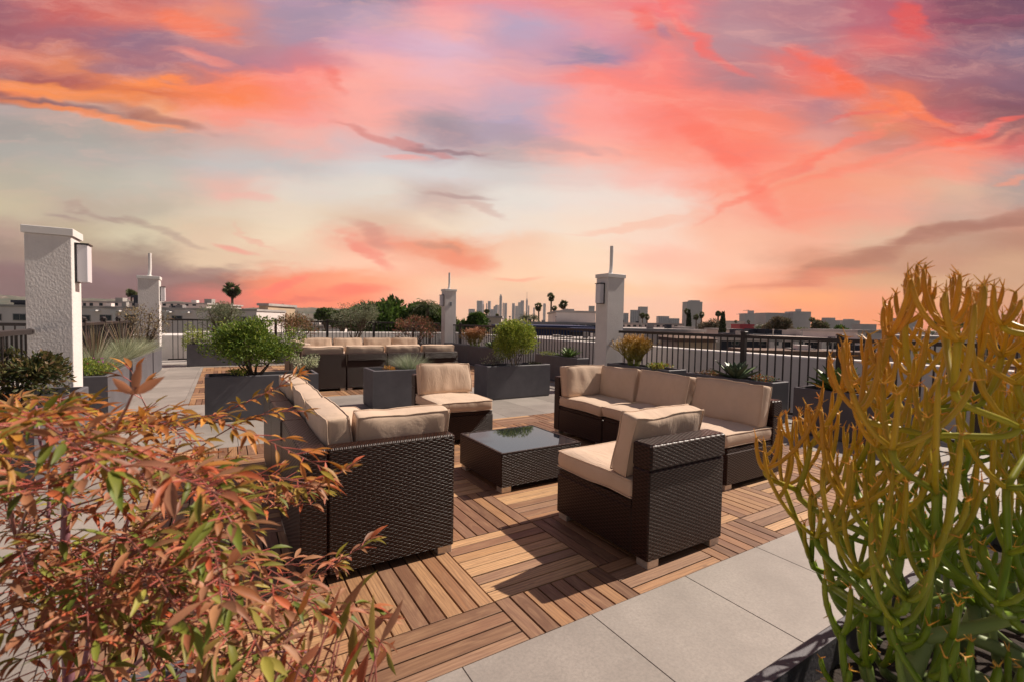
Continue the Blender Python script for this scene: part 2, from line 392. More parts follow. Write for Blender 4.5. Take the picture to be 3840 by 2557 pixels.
# stucco
mt, t, p, o = newmat('stucco'); M['stucco'] = mt
co = t.add('ShaderNodeTexCoord').outputs['Object']
n1 = t.noise(co, 2.2, 4, .6); p.inputs['Roughness'].default_value = .85
st_ = t.noise(t.mapping(co, sc=(6, 6, .5)), 1.5, 4, .6)
c1 = t.mix(t.maprange(n1, .3, .7), (.70, .66, .64), (.80, .76, .74))
t.set(p.inputs['Base Color'], t.mix(t.maprange(st_, .55, .8, 0, .25), c1, (.55, .50, .47)))
vn = t.add('ShaderNodeTexVoronoi', feature='SMOOTH_F1'); t.set(vn.inputs['Vector'], t.mapping(co, sc=(1, 1, .7))); vn.inputs['Scale'].default_value = 60
bump(t, p, t.math('ADD', t.noise(co, 70, 5, .6), vn.outputs['Distance']), .0032, .8)
M['white_paint'] = simple('white_paint', (.76, .73, .71), .55, nscale=4, nvar=.05)
M['parapet'] = simple('parapet_plaster', (.74, .69, .65), .8, nscale=1.2, nvar=.10, bscale=25, bdist=.004)
# milky lamp diffuser (unlit)
M['diffuser'] = simple('opal_plastic', (.70, .68, .72), .35)
# pavers
mt, t, p, o = newmat('porcelain_paver'); M['paver'] = mt
co = t.add('ShaderNodeTexCoord').outputs['Object']
g = t.add('ShaderNodeNewGeometry').outputs['Random Per Island']
n1 = t.noise(co, 3.0, 7, .65, .3); n2 = t.noise(co, 75, 4, .75); n3 = t.noise(co, 14, 7, .68)
c1 = t.mix(t.maprange(n1, .3, .7), (.235, .20, .175), (.375, .325, .288))
c1 = t.mix(t.maprange(n2, .38, .66, 0, .55), c1, (.15, .135, .122))
c1 = t.mix(t.maprange(n3, .58, .75, 0, .35), c1, (.40, .37, .345))
c1 = t.mix(t.maprange(t.noise(co, 1.1, 5, .6, .8), .52, .68, 0, .22), c1, (.16, .135, .115))
c1 = t.mix(.22, c1, t.mix(g, (.2, .19, .18), (.55, .5, .46)))
t.set(p.inputs['Base Color'], c1); p.inputs['Roughness'].default_value = .62
bump(t, p, n2, .0006)
# deck wood: u along the board
mt, t, p, o = newmat('teak_deck'); M['deck'] = mt
uv = t.add('ShaderNodeTexCoord').outputs['UV']
g = t.add('ShaderNodeNewGeometry').outputs['Random Per Island']
off = t.comb(t.math('MULTIPLY', g, 37.0), t.math('MULTIPLY', g, 91.0), t.math('MULTIPLY', g, 13.0))
va = t.add('ShaderNodeVectorMath', operation='ADD'); t.set(va.inputs[0], uv); t.set(va.inputs[1], off)
V_ = va.outputs[0]
gr = t.noise(t.mapping(V_, sc=(3, 60, 1)), 1.5, 6, .65, 1.6)
big = t.noise(t.mapping(V_, sc=(2.2, 11, 1)), 1.2, 4, .6, 2.2)
wvx = t.add('ShaderNodeTexWave', wave_type='BANDS', bands_direction='Y'); t.set(wvx.inputs['Vector'], t.mapping(V_, sc=(1.2, 14, 1)))
wvx.inputs['Scale'].default_value = 1.3; wvx.inputs['Distortion'].default_value = 9; wvx.inputs['Detail'].default_value = 3; wvx.inputs['Detail Scale'].default_value = .8
cb = t.ramp(g, [(0, (.19, .10, .058)), (.15, (.36, .19, .10)), (.3, (.52, .30, .145)), (.45, (.26, .135, .08)), (.6, (.62, .38, .20)), (.75, (.32, .19, .125)), (.88, (.44, .235, .12)), (1, (.56, .37, .24))], 'CONSTANT')
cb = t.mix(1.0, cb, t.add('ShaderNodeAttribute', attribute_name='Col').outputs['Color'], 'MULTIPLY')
c2 = t.mix(t.maprange(gr, .35, .72, 0, .7), cb, (.15, .075, .045), 'MIX')
c2 = t.mix(t.maprange(big, .45, .75, 0, .5), c2, (.45, .27, .15))
c2 = t.mix(t.maprange(wvx.outputs['Fac'], .55, .95, 0, .35), c2, (.16, .08, .045))
vk = t.add('ShaderNodeTexVoronoi'); t.set(vk.inputs['Vector'], t.mapping(V_, sc=(2.0, 7, 1))); vk.inputs['Scale'].default_value = 1.6
c2 = t.mix(t.maprange(vk.outputs['Distance'], .03, .10, .55, 0), c2, (.07, .035, .02))
t.set(p.inputs['Base Color'], c2); p.inputs['Roughness'].default_value = .58
bump(t, p, gr, .0012, .8)
M['gap'] = simple('deck_underlay', (.02, .014, .012), .9)
# woven resin
def weave(name, ru, rv, dark, light):
    mt, t, p, o = newmat(name)
    uv = t.add('ShaderNodeTexCoord').outputs['UV']; s_ = t.sep(uv)
    wob = t.noise(uv, 30, 2, .5)
    vv = t.math('DIVIDE', t.math('MULTIPLY_ADD', wob, .002, s_[1]), rv); row = t.math('FLOOR', vv); fr = t.math('FRACT', vv)
    ph = t.math('ADD', t.math('DIVIDE', t.math('MULTIPLY_ADD', wob, .004, s_[0]), ru), t.math('MULTIPLY', t.math('MODULO', row, 2), .5))
    over = t.math('MULTIPLY_ADD', t.math('COSINE', t.math('MULTIPLY', ph, 2*pi)), .5, .5)
    pr = t.math('MULTIPLY_ADD', fr, 2, -1); pr = t.math('SUBTRACT', 1, t.math('MULTIPLY', pr, pr))
    h = t.math('MULTIPLY', t.math('SQRT', pr), t.math('MULTIPLY_ADD', over, .72, .28))
    c = t.mix(t.maprange(h, .12, .75, 0, 1, True), dark, light)
    vr = t.noise(t.comb(t.math('MULTIPLY', s_[0], 3), t.math('MULTIPLY', row, .7)), 3, 2, .5)
    c = t.mix(t.maprange(vr, .3, .7, 0, .4), c, tuple(x*.5 for x in light))
    t.set(p.inputs['Base Color'], c); p.inputs['Roughness'].default_value = .36
    p.inputs['Specular IOR Level'].default_value = .30
    bump(t, p, h, .0034, 1.0)
    return mt
M['wicker'] = weave('woven_resin', .045, .0098, (.004, .0013, .0008), (.046, .017, .011))
# cushion cloth
mt, t, p, o = newmat('beige_cloth'); M['cloth'] = mt
co = t.add('ShaderNodeTexCoord').outputs['Object']
n1 = t.noise(co, 5, 5, .6); n2 = t.noise(co, 900, 2, .5)
c1 = t.mix(t.maprange(n1, .3, .7), (.61, .455, .335), (.69, .52, .395))
t.set(p.inputs['Base Color'], c1); p.inputs['Roughness'].default_value = .9; p.inputs['Specular IOR Level'].default_value = .15
p.inputs['Sheen Weight'].default_value = .15
fold = t.noise(t.mapping(co, sc=(14, 5, 5)), 1.0, 4, .6, 2.0)
bump(t, p, t.math('ADD', t.math('MULTIPLY', fold, 1.0), t.math('MULTIPLY', n2, .03)), .010, .55)
M['seam'] = simple('seam_cord', (.30, .20, .13), .9)
# glass table top
mt, t, p, o = newmat('smoked_glass'); M['glass'] = mt
p.inputs['Base Color'].default_value = (.012, .015, .022, 1); p.inputs['Roughness'].default_value = .03
p.inputs['IOR'].default_value = 1.8; p.inputs['Specular IOR Level'].default_value = .8; p.inputs['Specular Tint'].default_value = (.50, .66, 1.0, 1)  # blue specular tint imitates a blue sky reflected in the glass
M['window'] = simple('window_glass', (.02, .035, .045), .12, spec=.6)
M['frame'] = simple('window_frame', (.30, .27, .26), .6)

# ------------------------------------------------------------------ terrace floor
GB = .61
DK = (-1.5, 4.05, .022, 3.72)          # main deck rectangle
DK2 = (-1.45, 4.9, 6.42, 12.2)         # rear deck rectangle
def clip(a0, a1, lo, hi): return max(a0, lo), min(a1, hi)
def deck(name, rect):
    m = MB(); x0, x1, y0, y1 = rect
    i0 = floor(x0/GB)-1; i1 = floor(x1/GB)+1; j0 = floor((y0-.305)/GB)-1; j1 = floor(y1/GB)+1
    for i in range(i0, i1+1):
        for j in range(j0, j1+1):
            bx = i*GB; by = .305+j*GB
            along = (i+j) % 2 == 0
            for k in range(8):
                if along: r = [bx+.002, bx+GB-.002, by+k*GB/8+.0036, by+(k+1)*GB/8-.0036]
                else: r = [bx+k*GB/8+.0036, bx+(k+1)*GB/8-.0036, by+.002, by+GB-.002]
                a, b_ = clip(r[0], r[1], x0, x1); c, d = clip(r[2], r[3], y0, y1)
                if b_-a < .012 or d-c < .012: continue
                zt = random.uniform(-.0012, .0012)
                m.col = (1.14, 1.12, 1.06) if along else (.82, .75, .70)  # grain sheen painted in: boards along u lighter, crosswise ones darker
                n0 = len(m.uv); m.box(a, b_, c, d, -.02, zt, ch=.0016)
                if not along:
                    for q in range(n0, len(m.uv)): m.uv[q] = [(v_, u_) for u_, v_ in m.uv[q]]
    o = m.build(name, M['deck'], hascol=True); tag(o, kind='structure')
    u = MB(); u.box(x0, x1, y0, y1, -.05, -.021); o2 = u.build(name+'_underlay', M['gap']); tag(o2, kind='structure')
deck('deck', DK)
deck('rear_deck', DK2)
m = MB()
dj = .0112
xs = [(k-.5)*GB+dj for k in range(-8, 12)]
def slab(a, b_, c, d):
    for R_ in (DK, DK2):
        if a >= R_[0]-.001 and b_ <= R_[1]+.001 and c >= R_[2]-.001 and d <= R_[3]+.001: return
    m.box(a+.0018, b_-.0018, c+.0018, d-.0018, -.03, random.uniform(-.001, 0), ch=.001)
def strip(x0, x1, y0, y1, ys0):
    ed = [e for e in xs if x0+.02 < e < x1-.02]; ex = [x0]+ed+[x1]
    ys = [ys0+GB*k for k in range(-20, 40)]; ys = [y0]+[y for y in ys if y0+.02 < y < y1-.02]+[y1]
    for a, b_ in zip(ex, ex[1:]):
        for c, d in zip(ys, ys[1:]): slab(a, b_, c, d)
strip(-2.9, 5.5, -4.0, DK[2], DK[2])
strip(-2.9, DK[0], DK[2], DK[3], DK[2])
strip(DK[1], 5.5, DK[2], DK[3], DK[2])
strip(-2.9, 5.5, DK[3], DK2[2], DK[3])
strip(-2.9, DK2[0], DK2[2], DK2[3], DK[3])
strip(DK2[1], 5.5, DK2[2], DK2[3], DK[3])
strip(-2.9, 5.5, DK2[3], 13.6, DK2[3])
tag(m.build('pavement', M['paver']), kind='structure')
m = MB(); m.box(-2.95, 5.55, -4.1, 13.7, -.4, -.055); tag(m.build('roof_slab', M['gap']), kind='structure')
# outer roof strip between railing and parapet
M['roofing'] = simple('roof_membrane', (.42, .38, .35), .9, nscale=2, nvar=.15)
m = MB(); m.box(5.56, 7.0, -6, 16.2, -.5, -.12); m.box(-4.6, -2.96, -6, 16.2, -.5, -.12); m.box(-2.955, 5.555, 13.71, 16.2, -.5, -.12)
tag(m.build('outer_roof', M['roofing']), kind='structure')
m = MB()
m.box(6.40, 6.70, -6, 15.5, -.6, .80, ch=.02); tag(m.build('parapet_wall', M['parapet']), 'white plaster parapet wall running beyond the right-hand railing', 'parapet wall')
m = MB(); m.box(-2.0, 6.70, 15.51, 15.8, -.6, .78, ch=.02); tag(m.build('parapet_wall', M['parapet']), 'white plaster parapet wall behind the far railing, beyond the back sofas', 'parapet wall')
m = MB(); m.box(-4.9, -4.6, -6, 9.0, -.6, .72, ch=.02); tag(m.build('parapet_wall', M['parapet']), 'pale parapet wall seen through the railing at the left edge', 'parapet wall')
m = MB(); m.box(-2.01, -1.0, 18.5, 18.8, -.9, .55); m.box(-3.6, -2.012, 16.6, 18.8, -.9, .62)
tag(m.build('parapet_wall', M['parapet']), 'low stepped white wall behind the gate-like railing panel at far left', 'parapet wall')

# ------------------------------------------------------------------ railings
def railing(name_label, p0, p1, posts, z=1.10, capend=None, group=None, ball=False):
    p0 = Vector((p0[0], p0[1], 0)); p1 = Vector((p1[0], p1[1], 0)); d = (p1-p0); L = d.length; d.normalize()
    root = empty('railing', p0, atan2(d.y, d.x)); tag(root, name_label, 'railing', group)
    m = MB(); m.box(0, L, -.025, .025, z-.045, z, ch=.006); m.build('top_rail', M['rail'], root)
    pts = [0]+list(posts)+[L]
    for q in posts:
        m = MB(); m.box(q-.032, q+.032, -.034, .034, 0, z+.03, ch=.004); pp = m.build('post', M['rail'], root)
        m = MB(); m.box(q-.042, q+.042, -.044, .044, z+.031, z+.05, ch=.008)
        if ball: m.tube([(q, 0, z+.045), (q, 0, z+.06), (q, 0, z+.08), (q, 0, z+.09)], [.03, .042, .034, .008], 10)
        m.build('post_cap', M['rail'], pp)
    for a, b_ in zip(pts, pts[1:]):
        a2, b2 = a+.035, b_-.035
        if b2-a2 < .1: continue
        m = MB(); m.box(a2, b2, -.018, .018, .09, .125)
        n = max(1, round((b2-a2)/.108))
        for k in range(1, n):
            x = a2+(b2-a2)*k/n; m.box(x-.0075, x+.0075, -.0075, .0075, .126, z-.046)
        m.build('baluster_panel', M['rail'], root)
    return root
railing('dark bronze railing along the right side, from the foreground to the tall white pillar', (5.35, -1.6), (5.35, 5.01), [.4+.0, 1.64, 2.88, 4.12+.0], 1.115)
railing('dark bronze railing between the tall right pillar and the middle pillar with the antenna', (5.35, 5.38), (5.35, 12.5), [6.62, 7.9, 9.2, 10.5, 11.6], 1.125)
railing('dark bronze railing across the far end, behind the back sofas', (-1.15, 13.55), (5.3, 13.55), [0.02, 1.4, 2.8, 4.2, 5.5], 1.16)
railing('narrow dark railing panel like a gate beside the far left pillar', (-2.30, 13.6), (-1.18, 13.6), [1.05], 1.16)
railing('dark railing with ball-capped posts between the two left pillars', (-2.75, 5.75), (-2.75, 12.0), [1.8, 3.15, 4.45, 5.75], 1.115, ball=True)
railing('dark railing end with rounded cap beside the big textured pillar at left edge', (-2.56, -1.0), (-2.56, 4.66), [1.0, 2.2, 3.4], 1.09)
m = MB(); m.tube([(-2.56, 4.60, 1.066), (-2.56, 4.64, 1.066), (-2.56, 4.655, 1.066)], [.03, .03, .02], 10)
cap = m.build('end_cap', M['rail']);
r0 = [o for o in bpy.data.objects if o.name.startswith('railing')][-1]
for v in cap.data.vertices:
    q = Vector(v.co)-Vector((-2.56, -1.0, 0)); v.co = (q.y, -q.x, q.z)
cap.parent = r0
railing('short dark railing crossing behind the left edge, beyond the nearest railing', (-4.55, 7.7), (-3.0, 7.7), [.8], 1.10)

# ------------------------------------------------------------------ pillars
def pillar(label, x0, x1, y0, y1, H, lamp, antenna=True, socket=False, lw=.13, lamp_z=(1.58, 1.90)):
    cx, cy = (x0+x1)/2, (y0+y1)/2; root = empty('pillar', (cx, cy, 0)); tag(root, label, 'pillar')
    o = (cx, cy, 0)
    m = MB(); m.box(x0, x1, y0, y1, -.1, H-.07, ch=.006); m.build('shaft', M['stucco'], root, o)
    m = MB(); m.box(x0-.018, x1+.018, y0-.018, y1+.018, H-.069, H, ch=.004); m.tube([(cx-.05, y0-.0255, H-.02), (cx-.05, y0-.03, H-.02)], .006, 6); m.build('cap', M['white_paint'], root, o)
    if antenna:
        m = MB(); m.tube([(cx, cy, H), (cx, cy, H+.012), (cx, cy, H+.02), (cx, cy, H+.04)], [.07, .07, .04, .03], 12); a = m.build('antenna', M['white_paint'], root, o)
        m = MB(); m.tube([(cx, cy, H+.03), (cx+.01, cy, H+.20), (cx+.01, cy, H+.54)], [.032, .032, .032], 12)
        m.box(cx-.045, cx-.03, cy-.012, cy+.012, H+.02, H+.05)
        m.build('antenna_rod', M['white_paint'], a)
        m2 = a.children[0]
        for v in m2.data.vertices: v.co = Vector(v.co)-Vector(o)
    # lamp on a face
    z0, z1 = lamp_z
    lr = MB(); dm = MB()
    if lamp == '+x':
        ly = y0+.12
        lr.box(x1, x1+.012, ly-.03, ly+.15, z0-.01, z1+.012); lr.box(x1+.0125, x1+.11, ly-.03, ly+.15, z1, z1+.012)
        dm.box(x1+.0125, x1+.10, ly-.02, ly+.14, z0, z1-.001, ch=.006)
    if lamp == '-x':
        ly = y0+.16
        lr.box(x0-.012, x0, ly-.08, ly+.08, z0-.01, z1+.012); lr.box(x0-.11, x0-.0125, ly-.08, ly+.08, z1, z1+.012)
        lr.box(x0-.06, x0-.0125, ly-.08, ly+.08, z0-.012, z0-.002)
        dm.box(x0-.10, x0-.0125, ly-.07, ly+.07, z0, z1-.001, ch=.006)
    l = lr.build('wall_lamp', M['black'], root, o); dd = dm.build('diffuser', M['diffuser'], l, o)
    if socket:
        m = MB(); m.box(cx-.03, cx+.03, y0-.02, y0, 1.72, 1.84); m.build('socket_box', simple('grey_plastic', (.2, .22, .25), .4), root, o)
pillar('big white stucco pillar with rough texture at the left edge, no antenna', -2.60, -2.27, 4.68, 5.02, 2.06, '+x', antenna=False, lamp_z=(1.56, 1.93))
pillar('smaller white pillar with white antenna rod, far left beyond the planters', -2.68, -2.29, 12.1, 12.5, 2.14, '+x')
pillar('slim white pillar with antenna and small grey socket box, near picture centre', 5.06, 5.45, 12.55, 12.85, 2.26, '-x', socket=True, lamp_z=(1.72, 2.06))
pillar('tall white pillar with antenna behind the right-hand sofa', 5.04, 5.46, 5.02, 5.34, 2.17, '-x', lamp_z=(1.62, 1.98))

# ------------------------------------------------------------------ planters
PZ = .54
def planter(label, x0, x1, y0, y1, H=PZ, th=.035):
    cx, cy = (x0+x1)/2, (y0+y1)/2; root = empty('planter', (cx, cy, 0)); tag(root, label, 'planter')
    V = []; F = []; c = .008
    def r(a, z): return [(x0+a, y0+a, z), (x1-a, y0+a, z), (x1-a, y1-a, z), (x0+a, y1-a, z)]
    m = MB(); V = r(.012, 0)+r(0, .03)+r(0, H-c)+r(c, H)+r(th, H)+r(th+.004, H-.07)
    for k in range(5):
        for q in range(4): F.append([k*4+q, k*4+(q+1) % 4, k*4+4+(q+1) % 4, k*4+4+q])
    F.append([3, 2, 1, 0]); F.append([20, 21, 22, 23]); m.add(V, F); m.build('box', M['planter'], root, (cx, cy, 0))
    m = MB(); n = 14; X0, X1, Y0, Y1 = x0+th, x1-th, y0+th, y1-th
    vs = [(X0+(X1-X0)*i/n, Y0+(Y1-Y0)*j/n, H-.06+.02*mn.noise(Vector((i*.7+x0, j*.9+y0, 3)))) for j in range(n+1) for i in range(n+1)]
    fs = [[j*(n+1)+i, j*(n+1)+i+1, (j+1)*(n+1)+i+1, (j+1)*(n+1)+i] for j in range(n) for i in range(n)]
    m.add(vs, fs); m.build('soil', M['soil'], root, (cx, cy, 0), smooth=True)
    return root
planter('charcoal planter right of centre holding a round light green bush', 2.50, 3.72, 4.97, 5.42)
planter('short charcoal planter with pale grass tuft beside the single beige chair', .72, 1.62, 4.97, 5.50)
planter('long charcoal planter left of centre holding the wide green bush', -1.21, .02, 4.97, 5.42)
planter('charcoal planter by the far railing behind the wide green bush', -1.80, -.4, 12.5, 12.95)
planter('charcoal planter with flowers and lavender right beside the big left pillar', -2.72, -2.16, 5.55, 7.0)
planter('charcoal planter full of pale lavender, second along the left railing', -2.72, -2.24, 7.9, 10.3)
planter('charcoal planter with bare shrub in front of the far left pillar', -2.70, -2.24, 10.45, 11.95)
planter('charcoal planter with dark-leaved shrub at left edge, in front of the textured pillar', -2.74, -2.15, 3.05, 4.60)
planter('charcoal planter with reddish succulent bush beside the middle pillar', 5.0-.0, 5.28, 9.2, 10.75)
planter('charcoal planter nearest the foot of the middle antenna pillar', 5.02, 5.30, 10.8, 12.5)
planter('charcoal planter with small spiky agave left of the tall right pillar', 5.0, 5.30, 5.80, 7.3)
planter('charcoal planter with orange succulent bush at the foot of the tall right pillar', 4.86, 5.27, 3.42, 4.80)
planter('charcoal planter with grey agave behind the right-hand sofa', 4.83, 5.22, 1.80, 3.10)
planter('dark planter with broad green agave behind the tall orange succulent', 4.72, 5.20, .45, 1.48)
planter('charcoal planter in the right foreground holding the tall orange succulent', -.14, 1.35, -1.42, -.93)
planter('small charcoal planter beyond the far right end of the back sofas', 3.9, 4.8, 12.7, 13.1, .5)
planter('charcoal planter behind the back sofas holding a grey-green shrub', .2, 3.6, 12.7, 13.1, .5)

# ------------------------------------------------------------------ cushions and seats
def cushion_mesh(w, d, h, seed, wr=1.0, n=18, nz=6):
    """soft box centred on the origin, w x d x h"""
    V = []; idx = {}; F = []
    N = (n, n if d > h*1.5 else nz, nz)
    def pos(i, j, k):
        x = 2*i/N[0]-1; y = 2*j/N[1]-1; z = 2*k/N[2]-1
        ex = 1-x**6; ey = 1-y**6; ez = 1-z**4
        cr = .030/max(h, .05)
        # thin towards the rim, puffed in the middle
        puff = .72+.30*((1-x**4)*(1-y**4))**.6
        px = x*w/2*(1-.020*(z*z)*1.0-.010*abs(y)**8); py = y*d/2*(1-.02*z*z-.010*abs(x)**8); pz = z*h/2*puff
        q = Vector((px*4+seed, py*4, pz*4)); nn = mn.noise_vector(q)*.010*wr
        q2 = Vector((px*14+seed*3, py*5, pz*9)); n2 = mn.noise(q2)
        edge = max(abs(x), abs(y))**6
        nn += Vector((0, 0, 1))*n2*.007*wr*(1-edge)+Vector((x*.5, y*.5, 0))*n2*.009*wr*edge
        return (px+nn.x, py+nn.y, pz+nn.z)
    def vid(i, j, k):
        key = (i, j, k)
        if key not in idx: idx[key] = len(V); V.append(pos(i, j, k))
        return idx[key]
    a, b_, c = N
    for i in range(a):
        for j in range(b_):
            F.append([vid(i, j, c), vid(i+1, j, c), vid(i+1, j+1, c), vid(i, j+1, c)]); F.append([vid(i, j+1, 0), vid(i+1, j+1, 0), vid(i+1, j, 0), vid(i, j, 0)])
    for i in range(a):
        for k in range(c):
            F.append([vid(i, 0, k), vid(i+1, 0, k), vid(i+1, 0, k+1), vid(i, 0, k+1)]); F.append([vid(i, b_, k+1), vid(i+1, b_, k+1), vid(i+1, b_, k), vid(i, b_, k)])
    for j in range(b_):
        for k in range(c):
            F.append([vid(0, j, k+1), vid(0, j+1, k+1), vid(0, j+1, k), vid(0, j, k)]); F.append([vid(a, j, k), vid(a, j+1, k), vid(a, j+1, k+1), vid(a, j, k+1)])
    rim = []
    for kz in (0, c):
        loop = [vid(i, 0, kz) for i in range(a)]+[vid(a, j, kz) for j in range(b_)]+[vid(i, b_, kz) for i in range(a, 0, -1)]+[vid(0, j, kz) for j in range(b_, 0, -1)]
        rim.append([Vector(V[q]) for q in loop+loop[:1]])
    return V, F, rim
CS = [0]
def cushion(name, root, w, d, h, X, wr=1.0):
    """X: function from cushion space to unit space"""
    CS[0] += 1
    V, F, rim = cushion_mesh(w, d, h, CS[0]*1.7, wr)
    m = MB(); m.add([X(Vector(v)) for v in V], F); o = m.build(name, M['cloth'], root, smooth=True)
    sd = o.modifiers.new('sub', 'SUBSURF'); sd.levels = 1; sd.render_levels = 1
    m = MB()
    for r in rim: m.tube([X(p*1.0) for p in r], .0042, 5, cap=False)
    m.build('piping', M['seam'] if False else M['cloth'], o, smooth=True)
    return o
def seat(label, loc, rz, W, D, side=0, groove=True, group='modular wicker seats', full=False, tilt=.16, bh=.64, ctop=.765):
    root = empty('lounge_seat', (loc[0], loc[1], 0), rz); tag(root, label, 'sofa module' if group.startswith('mod') else 'sofa module', group)
    w2 = W/2-.003
    m = MB(); x0 = -w2+(.10 if side == -1 else 0); x1 = w2-(.10 if side == 1 else 0)
    uo = random.random()
    m.box(x0, x1, .121, D, .045, .285, ch=.006, uo=uo); m.box(x0+.006, x1-.006, .127, D-.008, .2855, .315, ch=.003, uo=uo)
    m.build('base', M['wicker'], root)
    m = MB()
    if groove: m.box(-w2, w2, 0, .12, .045, .505, ch=.006, uo=uo); m.box(-w2+.006, w2-.006, .006, .114, .5055, .5195); m.box(-w2-.001, w2+.001, -.008, .124, .52, bh, ch=.01, uo=uo)
    else: m.box(-w2, w2, 0, .12, .045, bh, ch=.008, uo=uo)
    m.build('back_panel', M['wicker'], root)
    if side:
        m = MB()
        a, b_ = (w2-.099, w2) if side == 1 else (-w2, -w2+.099)
        m.box(a, b_, .1215, D, .045, bh, ch=.008, uo=uo); m.build('side_panel', M['wicker'], root)
    for fx in (-w2+.012, w2-.092):
        for fy in (.006, D-.086):
            m = MB(); m.box(fx, fx+.08, fy, fy+.08, 0, .043, ch=.003); m.build('foot', M['steel'], root)
    # seat cushion
    sx0 = x0; sx1 = x1; sw = sx1-sx0-.004; sdp = D-.115+.015
    cush_c = Vector(((sx0+sx1)/2, .12+sdp/2, .315+.062))
    cushion('seat_cushion', root, sw, sdp, .128, lambda v: v+cush_c)
    # back cushion, leaning back against the panel
    z0 = .425; hh = ctop-z0; bc = Vector(((sx0+sx1)/2, .205, z0+hh/2)); ct, s_t = cos(tilt), sin(tilt)
    bw = sw-(.13 if side and not full else 0); off = -side*.065 if not full else 0; st_y = .27 if full else .17
    yw = random.uniform(-.05, .05); bw -= .015; tilt += random.uniform(-.05, .05); ct, s_t = cos(tilt), sin(tilt); cy_, sy_ = cos(yw), sin(yw)
    cushion('back_cushion', root, bw, hh, .15, lambda v: Vector(((v.x*cy_-(v.z*ct-v.y*s_t)*sy_)+off, v.x*sy_+(v.z*ct-v.y*s_t)*cy_, v.y*ct+v.z*s_t))+bc, 1.4)
    if side:
        L = D-st_y+.01; bc2 = Vector((side*(w2-.100-.082), st_y+L/2, z0+hh/2))
        cushion('side_cushion', root, L, hh, .15, lambda v: Vector((-side*(v.z*ct-v.y*s_t), v.x, v.y*ct+v.z*s_t))+bc2, 1.3)
    return root
G1 = 'modular wicker seats around the coffee table'
seat('single brown wicker chair in the foreground, its back to the camera', (1.095, .145), 0, .61, .755, group=G1)
seat('beige cushioned wicker chair standing alone between planter and coffee table', (1.095, 3.60), pi-.03, .63, .80, group=G1)
seat('near corner seat of the left sofa, big woven back panel toward camera', (-.73, 1.185), -pi/2, .77, .76, side=1, full=True, groove=False, group=G1)
seat('middle seat of the left sofa seen from its end', (-.73, 1.94), -pi/2, .74, .76, group=G1)
seat('farthest seat of the left sofa, next to the wide bush planter', (-.73, 2.68), -pi/2, .74, .76, group=G1)
seat('far corner seat of the right sofa with a cushion on two sides', (2.90, 2.40), pi/2, .80, .72, side=1, groove=False, group=G1)
seat('middle seat of the right sofa between corner seat and near end', (2.90, 1.665), pi/2, .665, .72, group=G1)
seat('near end seat of the right sofa, behind the single chair', (2.91, .985), pi/2, .69, .72, group=G1)
G2 = 'rear wicker sofa modules on the back deck'
for k, lb in enumerate(('leftmost dark wicker back of the rear sofa row nearest the camera', 'second dark wicker back from left in the near rear sofa row', 'third dark wicker back from left, behind the pale grass tuft', 'rightmost wicker back of the near rear sofa row')):
    seat(lb, (.45+.71*k, 6.98), 0, .70, .80, group=G2, groove=(k in (1, 3)))
for k, lb in enumerate(('leftmost beige seat of the farthest sofa row', 'second beige seat from left in the farthest sofa row', 'third beige seat from left in the farthest sofa row', 'rightmost beige seat of the farthest sofa row')):
    seat(lb, (.92+.73*k, 10.95), pi, .72, .80, group=G2)
for k, lb in enumerate(('rear side seat at left, joining the near rear row', 'rear side seat at left, joining the farthest row')):
    seat(lb, (.10-.0, 8.25+1.05*k), -pi/2, .9, .80, group=G2)

# ------------------------------------------------------------------ coffee table
tr = empty('coffee_table', (1.05, 1.76, 0)); tag(tr, 'square brown wicker coffee table with dark glass top', 'coffee table')
tw, td = .37, .35
m = MB(); m.box(-tw, tw, -td, td, .045, .285, ch=.006); m.build('body', M['wicker'], tr)
m = MB(); m.box(-tw+.022, tw-.022, -td+.022, td-.022, .2852, .292, ch=.002); m.build('glass_top', M['glass'], tr)
m = MB()
for a in ((-tw, tw, -td, -td+.02), (-tw, tw, td-.02, td), (-tw, -tw+.02, -td+.0201, td-.0201), (tw-.02, tw, -td+.0201, td-.0201)): m.box(a[0], a[1], a[2], a[3], .2852, .295, ch=.003)
m.build('rim', M['wicker'], tr)
for fx in (-tw+.012, tw-.092):
    for fy in (-td+.01, td-.09):
        m = MB(); m.box(fx, fx+.08, fy, fy+.08, 0, .043, ch=.003); m.build('foot', M['steel'], tr)
